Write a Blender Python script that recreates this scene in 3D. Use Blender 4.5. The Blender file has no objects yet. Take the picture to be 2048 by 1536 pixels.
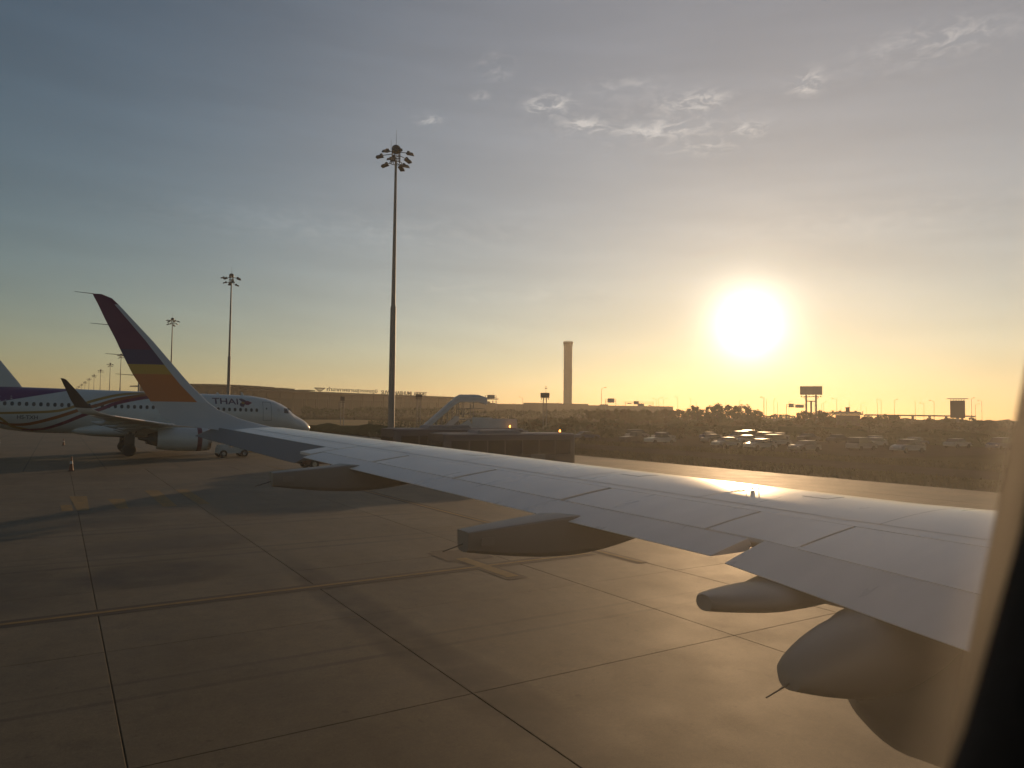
import bpy, math, random
from mathutils import Vector, Matrix, noise

random.seed(7)
R = math.radians
scene = bpy.context.scene
COL = scene.collection

# ------------------------------------------------------------------ camera
# world axes follow our own aircraft: +x forward, +y outboard (port), +z up, ground at z = 0
CAM = Vector((-12.375, 1.518, 4.248))
YAW, PITCH, ROLL = R(31.157), R(2.398), R(-0.640)
F = Vector((math.sin(YAW)*math.cos(PITCH), math.cos(YAW)*math.cos(PITCH), math.sin(PITCH)))
RT = Vector((math.cos(YAW), -math.sin(YAW), 0.0))
UP = RT.cross(F)
rt = RT*math.cos(ROLL) - UP*math.sin(ROLL)
up = RT*math.sin(ROLL) + UP*math.cos(ROLL)
cam_d = bpy.data.cameras.new('camera')
cam = bpy.data.objects.new('camera', cam_d)
COL.objects.link(cam)
m = Matrix((rt, up, -F)).transposed().to_4x4()
m.translation = CAM
cam.matrix_world = m
cam_d.sensor_width = 36.0
cam_d.lens = 25.49
cam_d.clip_start = 0.02
cam_d.clip_end = 12000
cam_d.dof.use_dof = True
cam_d.dof.focus_distance = 60.0
cam_d.dof.aperture_fstop = 9.0
scene.camera = cam

# ------------------------------------------------------------------ sky, sun, exposure
SUN_EL, SUN_AZ = R(6.9), R(49.25)          # azimuth from +y towards +x
SUN = Vector((math.sin(SUN_AZ)*math.cos(SUN_EL), math.cos(SUN_AZ)*math.cos(SUN_EL), math.sin(SUN_EL)))
world = bpy.data.worlds.new('World')
scene.world = world
world.use_nodes = True
wt = world.node_tree
wn, wl = wt.nodes, wt.links
for n_ in list(wn): wn.remove(n_)

def wnode(t, **kw):
    n = wn.new(t)
    for k, v in kw.items(): setattr(n, k, v)
    return n

def wmath(op, a, b=None, clamp=False):
    n = wnode('ShaderNodeMath', operation=op, use_clamp=clamp)
    for i, v in enumerate((a, b)):
        if v is None: continue
        if isinstance(v, (int, float)): n.inputs[i].default_value = v
        else: wl.new(v, n.inputs[i])
    return n.outputs[0]

sky = wnode('ShaderNodeTexSky', sky_type='NISHITA')
sky.sun_disc = False
sky.sun_elevation = SUN_EL
sky.sun_rotation = SUN_AZ
sky.altitude = 0
sky.air_density = SKY_AIR = 1.0
sky.dust_density = 0.15
sky.ozone_density = 1.4
wout = wnode('ShaderNodeOutputWorld')
wbg = wnode('ShaderNodeBackground')
SKY_STRENGTH = 0.107
wbg.inputs['Strength'].default_value = SKY_STRENGTH
tc = wnode('ShaderNodeTexCoord')
wdot = wnode('ShaderNodeVectorMath', operation='DOT_PRODUCT')
wl.new(tc.outputs['Generated'], wdot.inputs[0])
wdot.inputs[1].default_value = SUN
cosang = wmath('MINIMUM', wmath('MAXIMUM', wdot.outputs['Value'], -1.0), 1.0)
ang = wmath('MULTIPLY', wmath('ARCCOSINE', cosang), 180/math.pi)      # degrees from the sun
# the sun's aureole: forward scatter by dust, steep near the disc, wide and faint further out
def lobe(width, power):
    return wmath('POWER', 2.718281828, wmath('MULTIPLY', wmath('POWER', wmath('DIVIDE', ang, width), power), -1.0))
def scaled(col, fac):
    n = wnode('ShaderNodeVectorMath', operation='SCALE')
    n.inputs[0].default_value = col
    wl.new(fac, n.inputs['Scale'])
    return n.outputs[0]
def vadd(a, b):
    n = wnode('ShaderNodeVectorMath', operation='ADD')
    wl.new(a, n.inputs[0]); wl.new(b, n.inputs[1])
    return n.outputs[0]
AUREOLE = [((80, 71, 55), 1.4, 1.15), ((2.2, 1.65, 1.1), 6.0, 1.0), ((2.3, 1.88, 1.62), 38.0, 4.0)]
acc = sky.outputs[0]
for col, w, p in AUREOLE:
    acc = vadd(acc, scaled(col, lobe(w, p)))
# wisps of cloud, each at its own bearing and height (azimuth and elevation in degrees, size in degrees)
sepd = wnode('ShaderNodeSeparateXYZ'); wl.new(tc.outputs['Generated'], sepd.inputs[0])
az = wmath('MULTIPLY', wmath('ARCTAN2', sepd.outputs['X'], sepd.outputs['Y']), 180/math.pi)
el = wmath('MULTIPLY', wmath('ARCSINE', sepd.outputs['Z']), 180/math.pi)
cvec = wnode('ShaderNodeCombineXYZ')
wl.new(az, cvec.inputs[0]); wl.new(wmath('MULTIPLY', el, 2.5), cvec.inputs[1])
cn = wnode('ShaderNodeTexNoise'); wl.new(cvec.outputs[0], cn.inputs['Vector'])
cn.inputs['Scale'].default_value = 0.62; cn.inputs['Detail'].default_value = 7; cn.inputs['Roughness'].default_value = 0.62
cn.inputs['Distortion'].default_value = 0.6
CLOUDS = [(33.76, 23.45, 1.625, 0.66, 1.4949999999999999), (36.57, 22.02, 1.375, 0.49500000000000005, 1.4949999999999999), (45.32, 23.18, 2.0, 0.6050000000000001, 1.4949999999999999), (53.48, 23.52, 1.0, 0.66, 1.6099999999999999), (42.65, 21.42, 3.25, 0.6050000000000001, 1.035), (49.4, 20.96, 1.25, 0.44000000000000006, 1.035), (46.08, 20.08, 2.5, 0.55, 0.69), (29.5, 25.96, 1.25, 0.77, 0.6325), (28.33, 24.01, 0.625, 0.275, 0.9199999999999999), (24.25, 22.19, 0.875, 0.385, 1.035), (62.02, 24.67, 3.75, 0.8800000000000001, 0.69), (39.92, 24.57, 2.5, 0.55, 0.40249999999999997), (41, 22.3, 8, 1.8, 0.2), (60, 24.0, 6, 1.5, 0.1), (20, 14.0, 14, 1.4, 0.16), (30, 9.5, 12, 0.8, 0.14), (58, 14, 9, 1.2, 0.16)]
total = None
for a0, e0, sa, se, amp in CLOUDS:
    dx = wmath('DIVIDE', wmath('SUBTRACT', az, a0), sa)
    dy = wmath('DIVIDE', wmath('SUBTRACT', el, e0), se)
    r2 = wmath('ADD', wmath('MULTIPLY', dx, dx), wmath('MULTIPLY', dy, dy))
    g = wmath('MULTIPLY', wmath('POWER', 2.718281828, wmath('MULTIPLY', r2, -1.0)), amp)
    total = g if total is None else wmath('ADD', total, g)
cm = wnode('ShaderNodeMapRange', interpolation_type='SMOOTHSTEP')
cm.inputs['From Min'].default_value = 0.40; cm.inputs['From Max'].default_value = 0.70
wl.new(cn.outputs['Fac'], cm.inputs['Value'])
cmask = wmath('MULTIPLY', total, cm.outputs[0], clamp=True)
# very thin stretched streaks of high cloud over the whole sky
svec = wnode('ShaderNodeCombineXYZ')
wl.new(wmath('MULTIPLY', az, 0.35), svec.inputs[0])
wl.new(wmath('ADD', wmath('MULTIPLY', el, 2.4), wmath('MULTIPLY', az, 0.12)), svec.inputs[1])
sn = wnode('ShaderNodeTexNoise'); wl.new(svec.outputs[0], sn.inputs['Vector'])
sn.inputs['Scale'].default_value = 0.16; sn.inputs['Detail'].default_value = 5; sn.inputs['Roughness'].default_value = 0.5
streak = wnode('ShaderNodeMapRange'); wl.new(sn.outputs['Fac'], streak.inputs['Value'])
streak.inputs['From Min'].default_value = 0.35; streak.inputs['From Max'].default_value = 0.75
streak.inputs['To Min'].default_value = 0.965; streak.inputs['To Max'].default_value = 1.09
sc_ = wnode('ShaderNodeVectorMath', operation='SCALE')
wl.new(acc, sc_.inputs[0]); wl.new(streak.outputs[0], sc_.inputs['Scale'])
acc = vadd(sc_.outputs[0], scaled((4.2, 3.7, 3.1), cmask))
wl.new(acc, wbg.inputs['Color'])
wl.new(wbg.outputs[0], wout.inputs[0])

sun_d = bpy.data.lights.new('sun', 'SUN')
sun_d.energy = 4.8
sun_d.angle = R(0.53)
sun_d.color = (1.0, 0.63, 0.32)
sun_o = bpy.data.objects.new('sun', sun_d)
sun_o.rotation_euler = (-SUN).to_track_quat('-Z', 'Y').to_euler()
COL.objects.link(sun_o)

vs = scene.view_settings
scene.display_settings.display_device = 'sRGB'
vs.view_transform = 'Standard'
vs.look = 'None'
vs.gamma = 1.0
vs.use_curve_mapping = False
vs.exposure = -0.77
scene.render.engine = 'CYCLES'
cy = scene.cycles
cy.use_denoising = True
cy.max_bounces = 6
cy.diffuse_bounces = 3
cy.glossy_bounces = 3
cy.transmission_bounces = 3
cy.volume_bounces = 1
cy.transparent_max_bounces = 6
cy.sample_clamp_indirect = 4.0
cy.sample_clamp_direct = 0.0
cy.caustics_reflective = False
cy.caustics_refractive = False

# ------------------------------------------------------------------ materials
def mat(name, color, rough=0.6, metal=0.0, var=0.12, scale=2.0, bump=0.0, bscale=40.0, coat=0.0, spec=0.5, emit=None, estr=0.0, detail=5, stretch=None):
    mm = bpy.data.materials.new(name)
    mm.use_nodes = True
    nt = mm.node_tree
    b = nt.nodes['Principled BSDF']
    b.inputs['Roughness'].default_value = rough
    b.inputs['Metallic'].default_value = metal
    b.inputs['Specular IOR Level'].default_value = spec
    if spec <= 0.05: b.inputs['IOR'].default_value = 1.0
    b.inputs['Coat Weight'].default_value = coat
    b.inputs['Coat Roughness'].default_value = 0.09
    t = nt.nodes.new('ShaderNodeTexCoord')
    n = nt.nodes.new('ShaderNodeTexNoise')
    n.inputs['Scale'].default_value = scale
    n.inputs['Detail'].default_value = detail
    if stretch:
        mp = nt.nodes.new('ShaderNodeMapping'); mp.inputs['Scale'].default_value = stretch
        nt.links.new(t.outputs['Object'], mp.inputs['Vector']); nt.links.new(mp.outputs[0], n.inputs['Vector'])
    else:
        nt.links.new(t.outputs['Object'], n.inputs['Vector'])
    r = nt.nodes.new('ShaderNodeMapRange')
    r.inputs['From Min'].default_value = 0.25; r.inputs['From Max'].default_value = 0.75
    r.inputs['To Min'].default_value = 1 - var; r.inputs['To Max'].default_value = 1 + var
    nt.links.new(n.outputs['Fac'], r.inputs['Value'])
    s = nt.nodes.new('ShaderNodeVectorMath'); s.operation = 'SCALE'
    s.inputs[0].default_value = color[:3]
    nt.links.new(r.outputs[0], s.inputs['Scale'])
    nt.links.new(s.outputs[0], b.inputs['Base Color'])
    rr = nt.nodes.new('ShaderNodeMapRange')
    rr.inputs['To Min'].default_value = max(0.02, rough - 0.10); rr.inputs['To Max'].default_value = min(1, rough + 0.10)
    nt.links.new(n.outputs['Fac'], rr.inputs['Value'])
    nt.links.new(rr.outputs[0], b.inputs['Roughness'])
    if bump:
        n2 = nt.nodes.new('ShaderNodeTexNoise'); n2.inputs['Scale'].default_value = bscale; n2.inputs['Detail'].default_value = 4
        nt.links.new(t.outputs['Object'], n2.inputs['Vector'])
        bp = nt.nodes.new('ShaderNodeBump'); bp.inputs['Strength'].default_value = bump; bp.inputs['Distance'].default_value = 0.02
        nt.links.new(n2.outputs['Fac'], bp.inputs['Height'])
        nt.links.new(bp.outputs[0], b.inputs['Normal'])
    if emit:
        b.inputs['Emission Color'].default_value = (*emit, 1)
        b.inputs['Emission Strength'].default_value = estr
    return mm

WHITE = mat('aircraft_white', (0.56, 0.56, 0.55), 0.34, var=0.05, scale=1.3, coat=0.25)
WINGGREY = mat('wing_paint', (0.74, 0.665, 0.61), 0.30, var=0.09, scale=0.9, coat=0.2, stretch=(0.5, 3.2, 1.0), detail=7)
AILGREY = mat('aileron_grey', (0.17, 0.165, 0.16), 0.5, var=0.06, scale=1.1)
TIPSHADE = mat('tip_white_shaded', (0.50, 0.49, 0.47), 0.36, var=0.05, scale=1.2, coat=0.15)  # wing paint copied darker, the tip's shade put into its colour
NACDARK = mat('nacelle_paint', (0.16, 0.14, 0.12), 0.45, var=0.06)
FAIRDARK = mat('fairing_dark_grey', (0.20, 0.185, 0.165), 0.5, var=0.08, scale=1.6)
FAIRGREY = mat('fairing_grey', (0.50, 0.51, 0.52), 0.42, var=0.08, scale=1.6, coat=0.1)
SEAM = mat('seam_dark', (0.03, 0.03, 0.032), 0.8)
METAL = mat('bare_metal', (0.62, 0.62, 0.63), 0.28, metal=1.0, var=0.06)
DARKMETAL = mat('dark_metal', (0.09, 0.088, 0.085), 0.45, metal=0.6, var=0.15)
GALV = mat('mast_steel', (0.20, 0.195, 0.19), 0.55, metal=0.3, var=0.12, scale=0.8)
MAROON = mat('maroon_paint', (0.13, 0.025, 0.055), 0.35, var=0.06, coat=0.2)
DARKPURPLE = mat('dark_purple_paint', (0.075, 0.045, 0.09), 0.35, var=0.05, coat=0.2)
YELLOWP = mat('yellow_paint', (0.50, 0.29, 0.03), 0.35, var=0.05, coat=0.2)
ORANGEP = mat('orange_paint', (0.52, 0.16, 0.02), 0.35, var=0.05, coat=0.2)
PURPLE = mat('purple_paint', (0.10, 0.03, 0.13), 0.35, var=0.05, coat=0.2)
MAGENTA = mat('magenta_paint', (0.17, 0.02, 0.06), 0.35, var=0.05, coat=0.2)
GOLD = mat('gold_paint', (0.34, 0.20, 0.04), 0.35, var=0.05, coat=0.2)
GLASS_DK = mat('dark_glazing', (0.02, 0.022, 0.026), 0.10, var=0.05, spec=0.6)
RUBBER = mat('rubber', (0.025, 0.024, 0.023), 0.8, var=0.2, scale=6)
CABIN = mat('cabin_trim', (0.085, 0.052, 0.030), 0.8, var=0.1, scale=20, bump=0.1, bscale=200)
LINING = mat('cabin_lining', (0.06, 0.055, 0.05), 0.9)

# ------------------------------------------------------------------ mesh helpers
class MB:
    def __init__(s): s.v = []; s.f = []; s.m = []
    def quad(s, *p, mi=0):
        i = len(s.v); s.v += [Vector(q) for q in p]; s.f.append(tuple(range(i, i+len(p)))); s.m.append(mi)
    def box(s, c, d, mi=0, rot=None, taper=1.0):
        c = Vector(c); hx, hy, hz = d[0]/2, d[1]/2, d[2]/2; i = len(s.v)
        for z, k in ((-hz, 1.0), (hz, taper)):
            for x, y in ((-hx, -hy), (hx, -hy), (hx, hy), (-hx, hy)):
                p = Vector((x*k, y*k, z))
                if rot is not None: p = rot @ p
                s.v.append(c+p)
        for q in ((3, 2, 1, 0), (4, 5, 6, 7), (0, 1, 5, 4), (1, 2, 6, 5), (2, 3, 7, 6), (3, 0, 4, 7)):
            s.f.append(tuple(i+k for k in q)); s.m.append(mi)
    def cyl(s, a, b, r0, r1=None, n=12, mi=0, caps=True):
        a, b = Vector(a), Vector(b); r1 = r0 if r1 is None else r1
        d = (b-a).normalized()
        u = d.orthogonal().normalized(); w = d.cross(u); i = len(s.v)
        for c, r in ((a, r0), (b, r1)):
            for k in range(n):
                t = 2*math.pi*k/n
                s.v.append(c + u*math.cos(t)*r + w*math.sin(t)*r)
        for k in range(n):
            s.f.append((i+k, i+(k+1) % n, i+n+(k+1) % n, i+n+k)); s.m.append(mi)
        if caps:
            s.f.append(tuple(i+k for k in range(n-1, -1, -1))); s.m.append(mi)
            s.f.append(tuple(i+n+k for k in range(n))); s.m.append(mi)
    def loft(s, rings, closed=True, cap0=True, cap1=True, mi=0, mfun=None):
        i0 = len(s.v); n = len(rings[0])
        for r in rings: s.v += [Vector(p) for p in r]
        for a in range(len(rings)-1):
            for k in range(n if closed else n-1):
                k2 = (k+1) % n
                s.f.append((i0+a*n+k, i0+a*n+k2, i0+(a+1)*n+k2, i0+(a+1)*n+k))
                s.m.append(mfun(a, k) if mfun else mi)
        if closed and cap0: s.f.append(tuple(i0+k for k in range(n-1, -1, -1))); s.m.append(mi)
        if closed and cap1: s.f.append(tuple(i0+(len(rings)-1)*n+k for k in range(n))); s.m.append(mi)
    def tube(s, pts, r, n=8, mi=0):
        for a, b in zip(pts[:-1], pts[1:]): s.cyl(a, b, r, r, n, mi)
    def mesh(s, name, mats, angle=30):
        me = bpy.data.meshes.new(name)
        me.from_pydata([tuple(p) for p in s.v], [], s.f)
        for q in (mats if isinstance(mats, (list, tuple)) else [mats]): me.materials.append(q)
        me.polygons.foreach_set('material_index', s.m)
        me.polygons.foreach_set('use_smooth', [angle > 0]*len(s.f))
        me.update()
        bm_fix(me)
        if angle > 0: me.set_sharp_from_angle(angle=R(angle))
        return me
    def build(s, name, mats, parent=None, angle=30, loc=None):
        o = bpy.data.objects.new(name, s.mesh(name, mats, angle))
        COL.objects.link(o)
        if parent: o.parent = parent
        if loc: o.location = loc
        return o

import bmesh
def bm_fix(me):
    b = bmesh.new(); b.from_mesh(me)
    bmesh.ops.recalc_face_normals(b, faces=b.faces)
    b.to_mesh(me); b.free()

def thing(name, label, cat, loc=(0, 0, 0), rz=0.0, group=None):
    o = bpy.data.objects.new(name, None)
    o.empty_display_size = 0.3
    COL.objects.link(o); o.location = loc; o.rotation_euler = (0, 0, rz)
    tag(o, label, cat, group)
    return o
def tag(o, label=None, cat=None, group=None, kind=None):
    if label: o['label'] = label
    if cat: o['category'] = cat
    if group: o['group'] = group
    if kind: o['kind'] = kind
    return o
def dup(root, loc=None, rz=None, label=None, group=None):
    r = root.copy(); COL.objects.link(r)
    if loc is not None: r.location = loc
    if rz is not None: r.rotation_euler = (0, 0, rz)
    if label: r['label'] = label
    if group: r['group'] = group
    for ch in list(root.children):
        c = ch.copy(); COL.objects.link(c); c.parent = r
        for g in list(ch.children):
            d = g.copy(); COL.objects.link(d); d.parent = c
    return r
def link(me, name, parent=None, loc=(0, 0, 0), rz=0.0):
    o = bpy.data.objects.new(name, me); COL.objects.link(o); o.location = loc; o.rotation_euler = (0, 0, rz)
    if parent: o.parent = parent
    return o
_dg = None
def text_mesh(body, size, extrude=0.0, bold=0.0, width=None, height=None):
    """outline of a word as a mesh in the xy plane, origin at the lower left"""
    c = bpy.data.curves.new('lettering', 'FONT'); c.body = body; c.size = size; c.extrude = extrude; c.offset = bold
    o = bpy.data.objects.new('lettering', c); COL.objects.link(o)
    dg = bpy.context.evaluated_depsgraph_get(); dg.update()
    me = bpy.data.meshes.new_from_object(o.evaluated_get(dg))
    bpy.data.objects.remove(o); bpy.data.curves.remove(c)
    xs = [v.co.x for v in me.vertices]; ys = [v.co.y for v in me.vertices]
    x0, x1, y0, y1 = min(xs), max(xs), min(ys), max(ys)
    sx = width/(x1-x0) if width else 1.0; sy = height/(y1-y0) if height else (sx if width else 1.0)
    for v in me.vertices: v.co.x = (v.co.x-x0)*sx; v.co.y = (v.co.y-y0)*sy
    return me

# ------------------------------------------------------------------ ground
GR = mat('field_ground', (0.035, 0.036, 0.018), 1.0, var=0.45, scale=0.05, bump=0.8, bscale=1.2, spec=0.0)
def ground_sheet(name, x0, x1, y0, y1, z, material, parent=None):
    b = MB(); b.quad((x0, y0, z), (x1, y0, z), (x1, y1, z), (x0, y1, z))
    return b.build(name, material, parent, 0)
g = ground_sheet('ground', -3500, 3500, -3500, 3500, -0.08, GR); tag(g, kind='structure')

ALPHA = 0.0148          # the paving grid is turned a little against our aircraft
def nodes_concrete(name, base, joints=None):
    mm = bpy.data.materials.new(name); mm.use_nodes = True
    nt = mm.node_tree; N, L = nt.nodes, nt.links
    b = N['Principled BSDF']
    geo = N.new('ShaderNodeNewGeometry')
    pos = geo.outputs['Position']
    def noi(scale, det=5, rough=0.55, vec=pos):
        n = N.new('ShaderNodeTexNoise'); n.inputs['Scale'].default_value = scale; n.inputs['Detail'].default_value = det
        n.inputs['Roughness'].default_value = rough; L.new(vec, n.inputs['Vector']); return n.outputs['Fac']
    def mr(v, a, bb, c, d, sm=False):
        n = N.new('ShaderNodeMapRange'); L.new(v, n.inputs['Value'])
        if sm: n.interpolation_type = 'SMOOTHSTEP'
        for k, q in zip(('From Min', 'From Max', 'To Min', 'To Max'), (a, bb, c, d)): n.inputs[k].default_value = q
        return n.outputs[0]
    def mu(a, bb, op='MULTIPLY'):
        n = N.new('ShaderNodeMath'); n.operation = op
        for i, v in enumerate((a, bb)):
            if isinstance(v, (int, float)): n.inputs[i].default_value = v
            else: L.new(v, n.inputs[i])
        return n.outputs[0]
    oi = N.new('ShaderNodeObjectInfo')
    mp = N.new('ShaderNodeMapping'); L.new(pos, mp.inputs['Vector']); mp.inputs['Scale'].default_value = (1.0, 0.22, 1.0)
    f = mu(mr(noi(0.22), 0.3, 0.7, 0.80, 1.16), mr(noi(2.6, 6, 0.65), 0.3, 0.7, 0.84, 1.16))
    f = mu(f, mr(noi(60, 3), 0.25, 0.75, 0.70, 1.30)); f = mu(f, mr(noi(16, 5, 0.75), 0.3, 0.7, 0.78, 1.22))
    f = mu(f, mr(noi(0.5, 6, 0.6, mp.outputs[0]), 0.45, 0.72, 1.0, 0.72))           # rubber drag along the taxi direction
    f = mu(f, mr(oi.outputs['Random'], 0, 1, 0.82, 1.14))
    # oil and tyre stains where they lie on this apron
    sp = N.new('ShaderNodeSeparateXYZ'); L.new(pos, sp.inputs[0])
    ragged = noi(0.9, 6, 0.65)
    def blot(x, y, rx, ry, dark):
        dx = mu(mu(sp.outputs[0], x, 'SUBTRACT'), rx, 'DIVIDE'); dy = mu(mu(sp.outputs[1], y, 'SUBTRACT'), ry, 'DIVIDE')
        r2 = mu(mu(dx, dx), mu(dy, dy), 'ADD')
        q = mu(mr(r2, 0.2, 1.0, 1.0, 0.0, True), mr(ragged, 0.35, 0.62, 0.45, 1.0))
        return mr(q, 0.0, 1.0, 1.0, dark)
    for bl in ((-6.95, 15.5, 0.75, 9.5, 0.12), (-6.6, 10.5, 0.6, 4.5, 0.2), (-10.4, 22.6, 2.4, 2.0, 0.18), (-9.4, 27.0, 3.2, 1.9, 0.5),
               (-11.0, 33.0, 2.4, 1.9, 0.55), (3.4, 18.8, 2.8, 2.2, 0.45), (-13.8, 22.5, 2.2, 3.4, 0.5), (-0.2, 13.0, 1.2, 2.2, 0.6), (-9.5, 36.0, 3.5, 1.5, 0.6), (-4.0, 33.0, 3.0, 1.6, 0.7),
               (-8, 24.4, 16, 0.17, 0.5), (-8, 25.3, 16, 0.14, 0.55), (-6, 13.7, 14, 0.10, 0.5), (-5, 14.4, 12, 0.09, 0.6), (-10, 30.2, 18, 0.22, 0.55)):
        f = mu(f, blot(*bl))
    f = mu(f, mr(noi(5.0, 3, 0.5), 0.66, 0.74, 1.0, 0.62)); f = mu(f, mr(noi(1.1, 5, 0.7), 0.56, 0.66, 1.0, 0.80))
    if joints:
        # far beyond the built slabs the joints go on as fine dark lines
        rot = N.new('ShaderNodeVectorRotate'); rot.rotation_type = 'Z_AXIS'; L.new(pos, rot.inputs['Vector'])
        rot.inputs['Center'].default_value = (-7.15, 19, 0); rot.inputs['Angle'].default_value = -ALPHA
        s2 = N.new('ShaderNodeSeparateXYZ'); L.new(rot.outputs[0], s2.inputs[0])
        for ax, off, w in ((0, 2.15, 0.012), (1, -1.55, 0.010)):
            t = mu(mu(s2.outputs[ax], off, 'ADD'), 4.95, 'DIVIDE')
            fr = N.new('ShaderNodeMath'); fr.operation = 'FRACT'; L.new(t, fr.inputs[0])
            d = mu(mu(fr.outputs[0], 0.5, 'SUBTRACT'), 0.0, 'ADD')
            ab = N.new('ShaderNodeMath'); ab.operation = 'ABSOLUTE'; L.new(d, ab.inputs[0])
            f = mu(f, mr(ab.outputs[0], w*0.5, w, 0.35, 1.0))
    s = N.new('ShaderNodeVectorMath'); s.operation = 'SCALE'; s.inputs[0].default_value = base; L.new(f, s.inputs['Scale'])
    L.new(s.outputs[0], b.inputs['Base Color'])
    L.new(mr(noi(0.6, 6), 0.3, 0.7, 0.66, 0.74), b.inputs['Roughness'])
    b.inputs['Specular IOR Level'].default_value = 0.34
    bp = N.new('ShaderNodeBump'); bp.inputs['Strength'].default_value = 0.35; bp.inputs['Distance'].default_value = 0.01
    L.new(noi(35, 6, 0.7), bp.inputs['Height']); L.new(bp.outputs[0], b.inputs['Normal'])
    return mm
CONC = nodes_concrete('apron_concrete', (0.117, 0.092, 0.053))
CONCFAR = nodes_concrete('apron_concrete_far', (0.117, 0.092, 0.053), joints=True)
JOINT = mat('joint_sealant', (0.02, 0.019, 0.018), 0.9)
PY = mat('worn_yellow_paint', (0.17, 0.105, 0.024), 0.85, var=0.35, scale=3, bump=0.3)
PB = mat('worn_black_paint', (0.018, 0.015, 0.013), 0.85, var=0.4, scale=2)

XJ = [-46.5, -41.6, -36.6, -31.7, -26.7, -21.8, -16.5, -11.8, -7.15, -1.35, 1.95, 7.0, 12.0, 17.0, 22.0, 27.0, 34.0]
YJ = [1.5, 6.45, 11.4, 16.3, 21.25, 26.2, 31.15, 36.1, 41.05, 46.0, 50.95, 55.9, 60.85]
PIV = Vector((-7.15, 19.0, 0))
mr_ = MB()
X0, X1, Y0, Y1 = XJ[2], XJ[-1], YJ[0], YJ[-1]
for a in ((-600, 34, Y1, 1500), (-600, 34, -600, Y0), (-600, X0, Y0, Y1)):
    mr_.quad((a[0]-PIV.x, a[2]-PIV.y, 0), (a[1]-PIV.x, a[2]-PIV.y, 0), (a[1]-PIV.x, a[3]-PIV.y, 0), (a[0]-PIV.x, a[3]-PIV.y, 0), mi=0)
mr_.quad((X0-PIV.x, Y0-PIV.y, -0.03), (X1-PIV.x, Y0-PIV.y, -0.03), (X1-PIV.x, Y1-PIV.y, -0.03), (X0-PIV.x, Y1-PIV.y, -0.03), mi=1)
apron = mr_.build('apron', [CONCFAR, JOINT], None, 0, loc=PIV)
apron.rotation_euler = (0, 0, ALPHA)
tag(apron, kind='structure')
rs = random.Random(3)
for i in range(2, len(XJ)-1):
    for j in range(len(YJ)-1):
        x0, x1, y0, y1 = XJ[i]+0.011, XJ[i+1]-0.011, YJ[j]+0.006, YJ[j+1]-0.006
        b = MB(); h = 0.0015*rs.uniform(-1, 1); e = 0.004
        xs, ys = (x0-PIV.x, x1-PIV.x), (y0-PIV.y, y1-PIV.y)
        b.loft([[(xs[0], ys[0], -0.028), (xs[1], ys[0], -0.028), (xs[1], ys[1], -0.028), (xs[0], ys[1], -0.028)],
                [(xs[0], ys[0], h-0.003), (xs[1], ys[0], h-0.003), (xs[1], ys[1], h-0.003), (xs[0], ys[1], h-0.003)],
                [(xs[0]+e, ys[0]+e, h), (xs[1]-e, ys[0]+e, h), (xs[1]-e, ys[1]-e, h), (xs[0]+e, ys[1]-e, h)]], cap0=False)
        b.build('concrete_slab', CONC, apron, 0)

def paint(name, pts, material, z=0.006):
    b = MB(); b.quad(*[(p[0]-PIV.x, p[1]-PIV.y, z) for p in pts])
    o = b.build(name, material, None, 0); o.parent = apron
    return o
def strip(name, a, b_, w, material, z=0.006):
    a, b_ = Vector(a), Vector(b_); d = (b_-a).normalized(); n = Vector((-d.y, d.x))*w/2
    return paint(name, (a-n, b_-n, b_+n, a+n), material, z)
strip('border_line', (-60, 18.35), (1.4, 19.40), 0.56, PB, 0.0056)
strip('yellow_line', (-60, 18.35), (1.4, 19.40), 0.15, PY, 0.0096)
strip('border_line', (-2.48, 22.0), (-2.40, 17.55), 0.62, PB, 0.0064)
strip('yellow_bar', (-2.47, 20.6), (-2.40, 17.8), 0.36, PY, 0.0104)
paint('dark_patch', ((-3.0, 20.3), (-1.5, 20.3), (-1.5, 21.8), (-3.0, 21.8)), PB, 0.0072)
strip('border_line', (1.45, 60), (1.85, 17.5), 0.42, PB, 0.0064)
strip('yellow_line', (1.45, 60), (1.85, 17.5), 0.16, PY, 0.0104)
for q in (((-12.42, 39.6), (-11.98, 39.5), (-11.98, 37.3), (-12.38, 37.4)), ((-12.05, 43.2), (-11.3, 43.0), (-11.38, 37.1), (-11.82, 37.2)),
          ((-10.52, 41.2), (-9.8, 41.0), (-9.92, 37.1), (-10.34, 37.2)), ((-8.64, 44.6), (-7.96, 44.4), (-8.0, 37.1), (-8.56, 37.1)),
          ((-7.2, 44.3), (-6.58, 44.3), (-6.6, 37.2), (-7.05, 37.2))):
    paint('yellow_block', q, PY, 0.0060)

# ================================================================== our own aircraft
own = thing('airliner', 'white wing of the nearest airliner, its upturned tip painted maroon, yellow and orange', 'airliner')
ZR, TH = 2.358, math.tan(R(5.1))
def lerp(a, b, t): return a+(b-a)*t
def planform(y):
    le = -0.52*y
    te = -7.1 if y < 6.4 else -7.1-0.31*(y-6.4)
    return le, te, ZR+y*TH
def naca_t(u): return 5*(0.2969*math.sqrt(max(u, 0)) - 0.126*u - 0.3516*u*u + 0.2843*u**3 - 0.1036*u**4)
def wing_pt(y, u, side, inset=0.0):
    """point on the wing skin: side +1 upper, -1 lower"""
    le, te, zt = planform(y)
    c = le-te
    k = min(1, max(0, y/17.0))
    tcr = lerp(0.145, 0.105, min(1, y/6.4)) if y < 6.4 else 0.105
    inc = lerp(0.055, 0.012, k)
    z = zt + c*inc*(1-u) + c*0.012*4*u*(1-u) + side*(c*tcr*naca_t(u)*(1.0 if side > 0 else 0.9) + 0.004 - inset)
    return Vector((le-u*c, y, z))
def frange(a, b, n): return [a+(b-a)*i/(n-1) for i in range(n)]
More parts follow.
